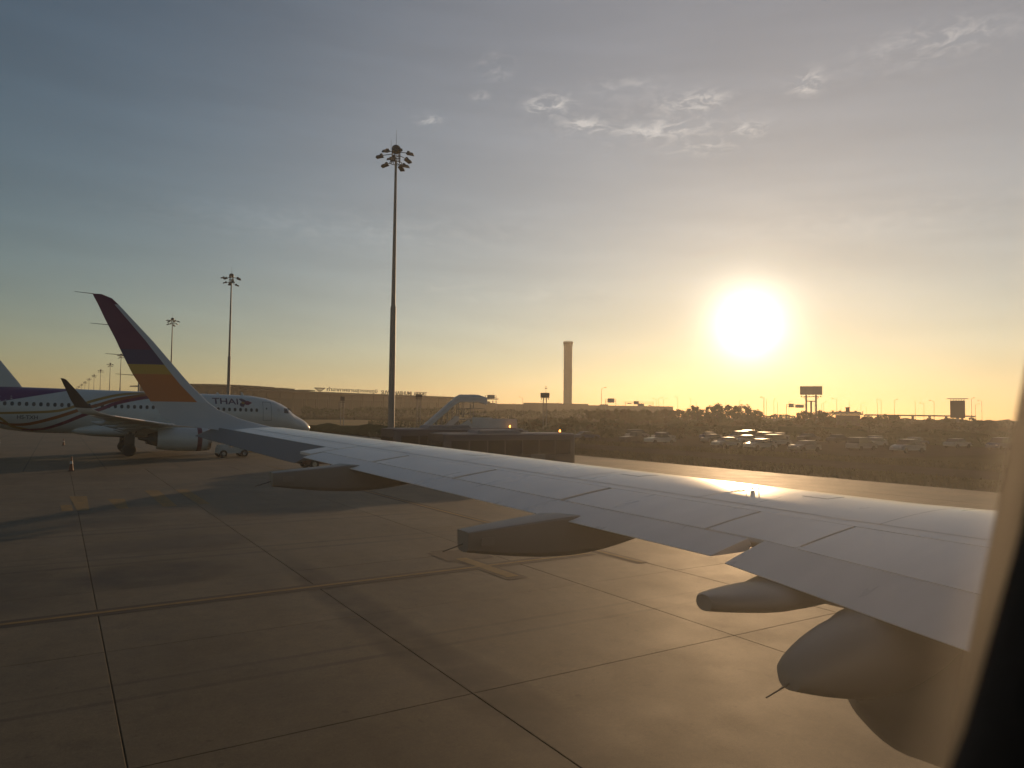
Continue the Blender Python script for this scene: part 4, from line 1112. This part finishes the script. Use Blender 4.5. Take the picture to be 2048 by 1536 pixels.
for row, x in enumerate((66, 78, 90, 101)):
    for k in range(9):
        if rc.random() < 0.3: continue
        y = 54+k*6.4+rc.uniform(-0.6, 0.6); pi_ = rc.choice((0, 0, 1, 1, 2, 3, 4)); kd = rc.choice(('saloon', 'saloon', 'pickup', 'van'))
        key = (pi_, kd)
        if key not in protos: protos[key] = build_car(CARP[pi_], kd); o = protos[key]
        else: o = dup(protos[key])
        o.location = (x+rc.uniform(-0.4, 0.4), y, -0.05); o.rotation_euler = (0, 0, R(rc.choice((0, 180))+rc.uniform(-3, 3)))
        rowword = ('nearest', 'second', 'third', 'furthest')[row]
        nth = row_n[row] = row_n.get(row, 0)+1
        o['label'] = '%s %s, %s from the right in the %s row of the car park' % (wordsP[pi_], {'saloon': 'saloon car', 'pickup': 'pickup truck', 'van': 'van'}[kd], ('first', 'second', 'third', 'fourth', 'fifth', 'sixth', 'seventh', 'eighth', 'ninth')[nth-1], rowword)
        o['group'] = 'vehicles in the car park'

# ================================================================== signs and panels
PANELM = mat('panel_dark', (0.07, 0.06, 0.055), 0.6, var=0.15, scale=0.5)
SIGNBACK = mat('sign_back', (0.22, 0.23, 0.24), 0.5, var=0.1)
def facing(x, y): return math.atan2(y-CAM.y, x-CAM.x)-math.pi/2
def panel_mast(label, x, y, w, h, ztop, aero=False):
    t = thing('panel_mast', label, 'signal panel', (x, y, 0), facing(x, y), 'dark signal panels on posts along the field')
    b = MB(); b.box((0, 0, ztop-h/2), (w, 0.5, h)); p = b.build('panel', PANELM, t, 0)
    b = MB(); b.box((0, -0.27, ztop-h/2), (w*0.94, 0.03, h*0.90)); b.build('louvre', PANELM, p, 0)
    b = MB()
    for k in range(4): b.box((-w*0.4+k*w*0.27, -0.2, ztop-h-0.36), (0.22, 0.6, 0.26))
    b.box((0, 0, ztop-h-0.22), (w*0.98, 0.08, 0.06)); b.build('lamps', LAMPM, t, 0)
    b = MB()
    for sx in (-0.42, 0.42): b.cyl((sx, 0, 0), (sx, 0, ztop-h), 0.13, 0.12, 8)
    for z in frange(1.0, ztop-h-0.6, 7): b.cyl((-0.42, 0, z), (0.42, 0, z), 0.04, 0.04, 6)
    b.box((-0.9, 0, ztop-h-0.9), (0.9, 0.1, 0.08), rot=Matrix.Rotation(R(-14), 3, 'Y')); b.build('post', GALV, t, 20)
    if aero:
        b = MB(); b.cyl((0.25, 0, ztop), (0.25, 0, ztop+1.7), 0.05, 0.04, 6)
        for dx, dz in ((0, 1.75), (-0.2, 1.2), (0.25, 1.2)): b.cyl((0.25+dx, 0, ztop+dz-0.14), (0.25+dx, 0, ztop+dz+0.14), 0.11, 0.11, 8)
        b.build('anemometer', LAMPM, t, 0)
panel_mast('dark panel on twin posts topped by a small wind gauge', 98.9, 167.9, 2.5, 1.4, 10.3, True)
panel_mast('dark panel directly above the white stair canopy', 81.7, 178.3, 2.0, 1.5, 9.6)
panel_mast('dark panel on a post right of the tallest light mast', 69.2, 186.0, 1.8, 0.9, 9.5)
panel_mast('dark panel on a post between the parked nose and the tallest light mast', 51.2, 197.0, 1.2, 1.2, 8.6)

bx, by = 353.0, 271.0
t = thing('billboard', 'large billboard on three tall legs with lamps under it, below the sun', 'billboard', (bx, by, 0), facing(bx, by))
b = MB(); b.box((0, 0, 20.0), (12.0, 1.2, 5.0)); b.build('board', SIGNBACK, t, 0)
b = MB()
for k in range(6): b.box((-4.9+k*1.95, -0.65, 20.0), (1.85, 0.08, 4.8))
b.build('board_frame', GALV, t, 0)
b = MB()
for sx in (-2.6, 0.0, 2.6): b.cyl((sx, 0, 0), (sx, 0, 17.4 if sx else 13.6), 0.55, 0.55, 12)
b.box((0, 0, 13.8), (5.2, 0.6, 0.6)); b.box((0, 0, 16.4), (8.5, 0.5, 0.4))
for sx, s2 in ((-2.6, -4.2), (2.6, 4.2)): b.cyl((sx, 0, 14.4), (s2, 0, 16.4), 0.16, 0.16, 6)
b.build('legs', GALV, t, 30)
b = MB()
for k in range(6): b.box((-5.1+k*2.04, -1.4, 16.35), (0.9, 0.9, 0.5)); b.cyl((-5.1+k*2.04, -1.3, 16.4), (-5.1+k*2.04, -0.5, 17.5), 0.08, 0.08, 5)
b.build('lamps', LAMPM, t, 0)
bx, by = 300.6, 162.8
t = thing('billboard', 'tall narrow billboard on a single post under an overhanging flat hood', 'billboard', (bx, by, 0), facing(bx, by))
b = MB(); b.box((0, 0, 8.4), (5.3, 1.0, 7.2)); b.build('board', PANELM, t, 0)
b = MB(); b.box((0, -0.3, 12.75), (7.6, 2.4, 0.28)); b.build('hood', GALV, t, 0)
b = MB()
for k in range(6): b.cyl((-2.3+k*0.92, 0, 12.0), (-2.3+k*0.92, 0, 12.6), 0.1, 0.1, 6)
b.cyl((0, 0, 0), (0, 0, 4.8), 0.6, 0.6, 12); b.build('post', GALV, t, 30)
def road_sign(label, x, y, boards, zleg, group='road signs on gantries beyond the field'):
    t = thing('road_sign', label, 'road sign', (x, y, 0), facing(x, y), group)
    xs_ = [q for cx, cz, w, h in boards for q in (cx-w/2, cx+w/2)]; zs = [cz for cx, cz, w, h in boards]
    for cx, cz, w, h in boards:
        b = MB(); b.box((cx, -0.25, cz), (w, 0.18, h)); b.build('board', SIGNBACK, t, 0)
    b = MB()
    for xx in (min(xs_)-1.2, max(xs_)+0.9): b.cyl((xx, 0, 0), (xx, 0, max(zs)+0.8), 0.14, 0.14, 6)
    for dz in (-0.5, 0.5): b.cyl((min(xs_)-1.2, 0, zs[0]+dz), (max(xs_)+0.9, 0, zs[0]+dz), 0.10, 0.10, 6)
    b.build('gantry', GALV, t, 0)
road_sign('pale road sign on a gantry right of the stair canopy', 209.3, 393.2, [(0, 15.1, 4.6, 2.2)], 0)
road_sign('single road sign beside the lone thin lamp post', 273.1, 354.8, [(0, 13.5, 4.2, 2.7)], 0)
road_sign('pair of overlapping road signs, one set lower, right of the single sign', 288.0, 345.6, [(-1.8, 12.3, 3.2, 2.1), (1.0, 10.9, 4.0, 1.7), (-6.0, 11.9, 2.6, 0.6), (6.6, 10.8, 2.0, 0.5)], 0)
road_sign('two road signs on one gantry left of the large billboard', 345.4, 276.1, [(-2.1, 11.2, 2.8, 2.2), (2.4, 10.7, 4.6, 1.7)], 0)

# thin street lamps along the far road
b = MB(); b.cyl((0, 0, 0), (0, 0, 12), 0.11, 0.07, 6); b.cyl((0, 0, 12), (0, -1.6, 12.4), 0.05, 0.05, 5); lp = b.mesh('street_lamp', GALV, 0)
b = MB(); b.box((0, -1.7, 12.4), (0.3, 0.8, 0.16)); lh = b.mesh('lamp_head', LAMPM, 0)
rl = random.Random(5)
def street_lamp(label, x, y, s=1.0, rz=0.0, group='thin street lamps along the far road'):
    o = link(lp, 'street_lamp', None, (x, y, 0), rz); o.scale = (s, s, s); tag(o, label, 'street lamp', group)
    link(lh, 'lamp_head', o)
    return o
tall = street_lamp('lone tall lamp post beside the single road sign', 236.6, 317.9, 1.58, 0.3, None)

# ================================================================== terminal, its roof sign and the control tower
TERM = mat('terminal_facade', (0.03, 0.027, 0.024), 0.6, var=0.15, scale=0.02)
TROOF = mat('terminal_roof', (0.09, 0.08, 0.07), 0.6, var=0.1, scale=0.02)
TGLASS = mat('terminal_glass', (0.03, 0.032, 0.035), 0.12, var=0.1)
A_ = Vector((98.0, 840.0)); B_ = Vector((574.0, 1024.0)); dirT = (B_-A_).normalized(); LT = (B_-A_).length
tt = thing('terminal', 'long dark airport terminal with overhanging stepped roofs behind the parked nose', 'terminal building', (A_.x, A_.y, 0), math.atan2(dirT.y, dirT.x))
b = MB(); b.box((LT/2, 70, 12.5), (LT, 120, 25)); b.build('building', TERM, tt, 0)
for k in range(28):
    x = 9+k*18.2
    b = MB(); b.box((x, 9.6, 11), (16.4, 0.8, 19)); b.build('glass_bay', TGLASS, tt, 0)
b = MB()
for k in range(29): b.cyl((k*18.2, 4.0, 0), (k*18.2, 4.0, 26.5), 0.7, 0.7, 8)
b.build('columns', TERM, tt, 30)
def roof(x0, x1, z, th, y0=-6, y1=130, curve=1.2):
    b = MB(); rows = []
    for t_ in frange(0, 1, 11):
        x = lerp(x0, x1, t_); zz = z+curve*math.sin(math.pi*t_)
        rows.append([Vector((x, y0, zz)), Vector((x, y1, zz)), Vector((x, y1, zz-th)), Vector((x, y0, zz-th))])
    b.loft(rows); b.build('roof', TROOF, tt, 30)
roof(-8, 94, 32.8, 1.4, curve=0.9); roof(78, 122, 31.9, 1.2, curve=0.5); roof(128, 152, 31.0, 1.0, curve=0.3); roof(60, LT+4, 29.4, 1.3, y0=-4, curve=0.3)
b = MB(); b.box((38, 60, 28.2), (92, 100, 7.4)); b.box((250, 60, 26.5), (330, 100, 3.2)); b.build('upper_storey', TERM, tt, 0)
# lettering along the roof edge
SIGNL = mat('roof_lettering', (0.05, 0.045, 0.04), 0.5)
def roof_text(body, xa, xb, h, z):
    me = text_mesh(body, 6.0, extrude=0.25, bold=0.075, width=xb-xa, height=h)
    for v in me.vertices: v.co = Vector((xa+v.co.x, -6.5+v.co.z, z+v.co.y))
    me.materials.clear(); me.materials.append(SIGNL)
    return me
sg_ = thing('roof_sign', 'roof sign in Thai and English, SUVARNABHUMI AIRPORT, behind a winged emblem', 'sign', (A_.x, A_.y, 0), math.atan2(dirT.y, dirT.x))
def along(px_x): return px_x
link(roof_text('ท่าอากาศยานสุวรรณภูมิ', 169.0, 252.0, 6.6, 29.5), 'lettering', sg_)
link(roof_text('SUVARNABHUMI', 259.0, 315.5, 5.2, 29.5), 'lettering', sg_)
link(roof_text('AIRPORT', 320.0, 346.0, 5.2, 29.5), 'lettering', sg_)
b = MB()
for z0, z1, xa, xb, ya, yb in ((29.4, 34.2, 157.5, 149.5, 158.3, 150.9), (29.4, 34.2, 158.8, 166.8, 158.0, 165.4)):
    b.loft([[Vector((xa, -6.7, z0)), Vector((ya, -6.7, z0)), Vector((ya, -6.2, z0)), Vector((xa, -6.2, z0))], [Vector((xb, -6.7, z1)), Vector((yb, -6.7, z1)), Vector((yb, -6.2, z1)), Vector((xb, -6.2, z1))]])
for z, w in ((30.8, 4.6), (31.9, 8.0), (33.2, 11.4), (34.2, 14.6)): b.box((158.1, -6.45, z), (w, 0.5, 0.8))
b.build('emblem', SIGNL, sg_, 0)
# lower annex running on to the right, with plant rooms on its roof
an = thing('annex_building', 'low flat annex between the terminal and the control tower with plant rooms on its roof', 'building', (480, 985, 0), math.atan2(-0.29, 1.0))
b = MB(); b.box((170, 40, 10.2), (400, 60, 20.4)); b.build('building', TERM, an, 0)
for x, w, h in ((40, 10, 3.2), (62, 16, 1.4), (150, 60, 2.6), (205, 40, 2.2), (255, 8, 2.0)):
    b = MB(); b.box((x, 30, 20.4+h/2), (w, 16, h)); b.build('plant_room', TERM, an, 0)
TOWER = mat('tower_concrete', (0.20, 0.18, 0.155), 0.7, var=0.08, scale=0.05)
tw = thing('control_tower', 'very tall round control tower with a flared crown standing behind the annex', 'control tower', (710.0, 1012.0, 0))
def ringc(r, z, n=28): return [Vector((r*math.cos(a), r*math.sin(a), z)) for a in frange(0, 2*math.pi, n+1)[:-1]]
b = MB(); b.loft([ringc(7.2, 0), ringc(7.0, 60), ringc(7.0, 79)]); b.loft([ringc(7.15, 81), ringc(7.25, 100), ringc(7.4, 121)]); sh = b.build('shaft', TOWER, tw, 40)
b = MB(); b.loft([ringc(7.6, 79.0), ringc(7.6, 81.2)]); b.build('belt', TOWER, tw, 40)
for k in range(16):
    a = 2*math.pi*k/16; b = MB(); b.cyl((7.1*math.cos(a), 7.1*math.sin(a), 2), (7.1*math.cos(a), 7.1*math.sin(a), 78.8), 0.32, 0.32, 5); b.build('rib', TOWER, sh, 0)
b = MB(); b.loft([ringc(7.4, 121), ringc(8.0, 123.5), ringc(8.0, 124.5)]); b.build('crown_base', TOWER, tw, 40)
b = MB(); b.loft([ringc(7.8, 124.5), ringc(8.6, 127.6)]); b.build('cab_glazing', TGLASS, tw, 40)
b = MB(); b.loft([ringc(8.7, 127.6), ringc(8.9, 128.6), ringc(8.4, 129.6)]); b.build('crown_roof', TOWER, tw, 40)
b = MB()
for k in range(7):
    a = 2*math.pi*k/7; b.cyl((6*math.cos(a), 6*math.sin(a), 129.4), (6*math.cos(a), 6*math.sin(a), 130.6+rl.uniform(0, 1.8)), 0.16, 0.1, 5)
b.tube([Vector((7*math.cos(a), 7*math.sin(a), 130.7)) for a in frange(0, 2*math.pi, 21)], 0.08, 4); b.build('antennas', LAMPM, tw, 0)
# small pavilion with a stepped roof, and the raised road beside it
pv = thing('pavilion', 'small pavilion with an upturned stepped roof behind the right-hand trees', 'pavilion', (371.5, 260.4, 0), facing(371.5, 260.4))
b = MB(); b.box((0, 0, 3.0), (13, 8, 6.0)); b.build('hall', TERM, pv, 0)
b = MB()
for z, w in ((6.6, 17.0), (7.6, 15.0)): b.box((0, 0, z), (w, 9, 0.9), taper=0.82)
b.build('roof', TROOF, pv, 0)
b = MB(); b.box((0, 0, 9.0), (2.2, 2.2, 2.6)); b.box((0, 0, 10.4), (2.6, 2.6, 0.4)); b.build('turret', TROOF, pv, 0)
b = MB()
for sx in (-7.9, 7.9): b.box((sx, 0, 7.4), (0.5, 0.5, 2.0))
for sx in (-4.0, 4.2): b.box((sx, 0, 8.3), (1.6, 1.4, 0.8), taper=0.5)
b.build('finial', TROOF, pv, 0)
# far raised road: deck on piers
vd = thing('viaduct', 'low raised road on piers along the horizon right of the pavilion', 'viaduct', (0, 0, 0))
b = MB(); P0, P1 = Vector((379, 252, 0)), Vector((455, 235, 0)); d_ = (P1-P0); an_ = math.atan2(d_.y, d_.x)
b.box((P0+P1)*0.5+Vector((0, 0, 6.2)), (d_.length, 7, 0.8), rot=Matrix.Rotation(an_, 3, 'Z')); b.build('deck', TOWER, vd, 0)
for k in range(6):
    q = P0.lerp(P1, (k+0.5)/6); b = MB(); b.cyl(q, q+Vector((0, 0, 5.8)), 0.7, 0.7, 10); b.build('pier', TOWER, vd, 30)

# ================================================================== trees
BARK = mat('bark', (0.06, 0.045, 0.035), 0.9, var=0.2, scale=3)
LEAVES = [mat('leaf_%s' % n, c, 0.75, var=0.35, scale=0.35, spec=0.2) for n, c in (('dark', (0.045, 0.062, 0.022)), ('mid', (0.06, 0.075, 0.025)), ('dry', (0.085, 0.075, 0.03)))]
def crown_mesh(seed, w, h, nclump, nleaf, leaf, material, base):
    rr = random.Random(seed); b = MB()
    cl = []
    for _ in range(nclump):
        a = rr.uniform(0, 2*math.pi); q = math.sqrt(rr.random()); z = rr.random()
        prof = math.sin(math.pi*(0.15+0.8*z))**0.7
        cl.append((Vector((w*q*math.cos(a)*prof, w*q*math.sin(a)*prof, base+h*z)), rr.uniform(0.16, 0.36)*w))
    for _ in range(nleaf):
        c, r = rr.choice(cl)
        d = Vector((rr.gauss(0, 1), rr.gauss(0, 1), rr.gauss(0, 1))).normalized()*r*rr.random()**0.4
        p = c+d; s = leaf*rr.uniform(0.6, 1.5)
        u = Vector((rr.gauss(0, 1), rr.gauss(0, 1), rr.gauss(0, 1))).normalized(); v = u.orthogonal().normalized()
        b.quad(p-u*s, p+v*s*0.6, p+u*s, p-v*s*0.6)
    return b.mesh('crown', material, 0)
def trunk_mesh(seed, h, r):
    rr = random.Random(seed); b = MB(); b.cyl((0, 0, -0.2), (0.1, 0, h*0.55), r, r*0.7, 8); b.cyl((0.1, 0, h*0.55), (0.0, 0.1, h*0.85), r*0.7, r*0.35, 7)
    for k in range(5):
        a = rr.uniform(0, 6.28); z = h*rr.uniform(0.35, 0.6); b.cyl((0.05, 0, z), (math.cos(a)*h*0.28, math.sin(a)*h*0.28, z+h*0.28), r*0.4, r*0.12, 6)
    return b.mesh('trunk', BARK, 30)
TV = []
for k, (w, h, base, nl, lf, mi) in enumerate(((2.6, 4.6, 2.2, 2600, 0.17, 0), (3.4, 4.0, 2.6, 3000, 0.18, 1), (2.0, 5.6, 1.8, 2300, 0.16, 0), (3.0, 3.2, 1.4, 2400, 0.17, 2), (1.7, 3.0, 3.6, 1500, 0.18, 1))):
    TV.append((crown_mesh(40+k, w, h, 20, nl, lf, LEAVES[mi], base), trunk_mesh(60+k, base+h*0.7, 0.16)))
BV = [crown_mesh(80+k, 1.9, 1.5, 10, 800, 0.15, LEAVES[k % 3], 0.15) for k in range(3)]
SV = [crown_mesh(90, 0, 0, 1, 1, 0.1, LEAVES[0], 0)]
KW = ['rounded dark', 'broad green', 'tall slender', 'low yellowish', 'thin-trunked tufted']
def tree(x, y, s, k, where, grp):
    o = thing('tree', '%s tree %s' % (KW[k], where), 'tree', (x, y, -0.05), rl.uniform(0, 6.28), grp)
    o.scale = (s, s, s)
    link(TV[k][0], 'crown', o); link(TV[k][1], 'trunk', o)
def ray_xy(px, D):
    """ground point D metres away at a bearing in degrees (from +y towards +x)"""
    return CAM.x+D*math.sin(R(px)), CAM.y+D*math.cos(R(px))
# bearings in degrees
for bd, D, s, k, wh in [(45.15, 324.0, 1.32, 4, 'with a bare gap under its tuft, left of the wooded rise'), (45.52, 316.0, 1.24, 4, 'second of two with bare trunks left of the wooded rise'), (46.08, 334.0, 1.16, 1, 'left of the wooded rise below the sun'), (46.52, 319.0, 1.22, 0, 'on the left flank of the wooded rise'), (47.0, 314.0, 1.33, 0, 'on the top of the wooded rise below the sun'), (47.43, 334.0, 1.43, 1, 'on the crest of the wooded rise, highest of all'), (47.83, 365.0, 1.46, 4, 'with sky under its crown in the middle of the wooded rise'), (48.27, 358.0, 1.38, 4, 'right of its twin in the gap of the wooded rise'), (48.74, 356.0, 1.46, 1, 'on the right crest of the wooded rise'), (49.17, 323.0, 1.3, 0, 'on the right flank of the wooded rise'), (49.56, 342.0, 1.2, 1, 'at the right foot of the wooded rise'), (53.17, 327.0, 1.37, 3, 'under the large billboard'), (54.18, 320.0, 1.42, 3, 'at the right leg of the large billboard'), (54.68, 316.0, 1.04, 1, 'between the large billboard and the pavilion'), (57.28, 323.0, 1.04, 3, 'in front of the low raised road'), (58.14, 366.0, 0.87, 1, 'right of the pavilion at the end of the raised road'), (58.54, 360.0, 0.91, 1, 'where the raised road ends, second from the pavilion'), (59.01, 358.0, 1.13, 3, 'right of the pavilion at the end of the raised road'), (61.12, 358.0, 0.89, 3, 'left of the narrow billboard'), (62.01, 322.0, 0.74, 1, 'just left of the narrow billboard'), (63.58, 329.0, 0.72, 0, 'just right of the narrow billboard'), (63.91, 348.0, 0.65, 1, 'just right of the narrow billboard'), (64.55, 354.0, 0.82, 3, 'near the right edge by the window frame'), (37.06, 380, 0.98, 0, 'first from the left in the low row right of the control tower'), (37.68, 380, 1.1, 1, 'second from the left in the low row right of the control tower'), (38.18, 380, 1.14, 1, 'third from the left in the low row right of the control tower'), (38.71, 380, 1.43, 3, 'fourth from the left in the low row right of the control tower'), (39.55, 380, 1.18, 1, 'fifth from the left in the low row right of the control tower'), (40.06, 380, 1.47, 3, 'sixth from the left in the low row right of the control tower'), (40.53, 380, 1.11, 1, 'seventh from the left in the low row right of the control tower'), (41.24, 380, 1.17, 1, 'eighth from the left in the low row right of the control tower'), (41.78, 380, 1.04, 0, 'ninth from the left in the low row right of the control tower'), (42.31, 380, 1.09, 1, 'tenth from the left in the low row right of the control tower'), (43.1, 380, 1.57, 3, 'eleventh from the left in the low row right of the control tower'), (43.63, 380, 1.02, 0, 'twelfth from the left in the low row right of the control tower'), (44.13, 380, 1.52, 3, 'thirteenth from the left in the low row right of the control tower'), (44.94, 380, 1.18, 1, 'fourteenth from the left in the low row right of the control tower')]:
    x, y = ray_xy(bd, D); tree(x, y, s, k, wh, 'trees along the far edge of the field')
def bush(x, y, s, k):
    o = thing('bush', 'low dark bush in the scrub along the far edge of the field', 'bush', (x, y, -0.05), rl.uniform(0, 6.28), 'bushes along the far edge of the field'); o.scale = (s*1.2, s*1.2, s)
    link(BV[k], 'crown', o)
rb = random.Random(9)
for q in range(110):
    bd = rb.uniform(28, 66); D = rb.uniform(230, 390); x, y = ray_xy(bd, D); bush(x, y, rb.uniform(0.9, 1.8), rb.randrange(3))
for q in range(70):
    bd = rb.uniform(33, 66); x, y = ray_xy(bd, rb.uniform(135, 230)); bush(x, y, rb.uniform(0.6, 1.25), rb.randrange(3))
# knee-high scrub over the whole field, nobody could count it
rw = random.Random(77); b = MB()
for q in range(30000):
    bd = rw.uniform(20, 67); D = 125*(330/125)**rw.random(); x, y = ray_xy(bd, D)
    if 36 < x < 56 or (60 < x < 110 and 40 < y < 120): continue
    hh = 0.5+0.5*noise.noise(Vector((x*0.05, y*0.05, 9))); z = (0.2+2.0*max(0, hh))*rw.random(); s = rw.uniform(0.15, 0.4)
    u = Vector((rw.gauss(0, 1), rw.gauss(0, 1), rw.gauss(0, 1))).normalized(); v = u.orthogonal().normalized(); p = Vector((x, y, z))
    b.quad(p-u*s, p+v*s*0.7, p+u*s, p-v*s*0.7)
o = b.build('scrub', LEAVES[0], None, 0); tag(o, 'low dark scrub spread over the field beyond the car park', kind='stuff')
# the far wooded horizon reads as one mass
rw = random.Random(31); b = MB()
for q in range(26000):
    bd = rw.uniform(15, 68); D = rw.uniform(430, 640); x, y = ray_xy(bd, D)
    top = (7.2+2.2*noise.noise(Vector((bd*0.55, 0.3, 0)))+1.6*noise.noise(Vector((bd*2.1, 4.3, 0))))*(1.0 if bd < 47 else max(0.55, 1-(bd-47)*0.035))
    z = top*rw.random()**0.55; s = rw.uniform(0.35, 0.8)
    u = Vector((rw.gauss(0, 1), rw.gauss(0, 1), rw.gauss(0, 1))).normalized(); v = u.orthogonal().normalized(); p = Vector((x, y, z))
    b.quad(p-u*s, p+v*s*0.7, p+u*s, p-v*s*0.7)
o = b.build('woods', LEAVES[0], None, 0); tag(o, 'dark band of woods along the horizon', kind='stuff')
for q in range(46):
    bd = rl.uniform(29.5, 64.5); D = rl.uniform(420, 600); x, y = ray_xy(bd, D)
    street_lamp('thin street lamp on the horizon', x, y, rl.uniform(0.95, 1.35), rl.uniform(0, 6.28))

# ================================================================== haze
b = MB(); b.box((0, 0, 66.5), (7400, 7400, 135.2))
hz = b.build('haze', [], None, 0); tag(hz, 'thin golden evening haze over the airfield', kind='stuff')
hm = bpy.data.materials.new('haze'); hm.use_nodes = True
nt = hm.node_tree
for n_ in list(nt.nodes): nt.nodes.remove(n_)
ho = nt.nodes.new('ShaderNodeOutputMaterial'); pvn = nt.nodes.new('ShaderNodeVolumePrincipled')
pvn.inputs['Color'].default_value = (0.95, 0.88, 0.76, 1)
pvn.inputs['Density'].default_value = 0.00016
pvn.inputs['Anisotropy'].default_value = 0.5
nt.links.new(pvn.outputs[0], ho.inputs['Volume'])
hz.data.materials.clear(); hz.data.materials.append(hm)
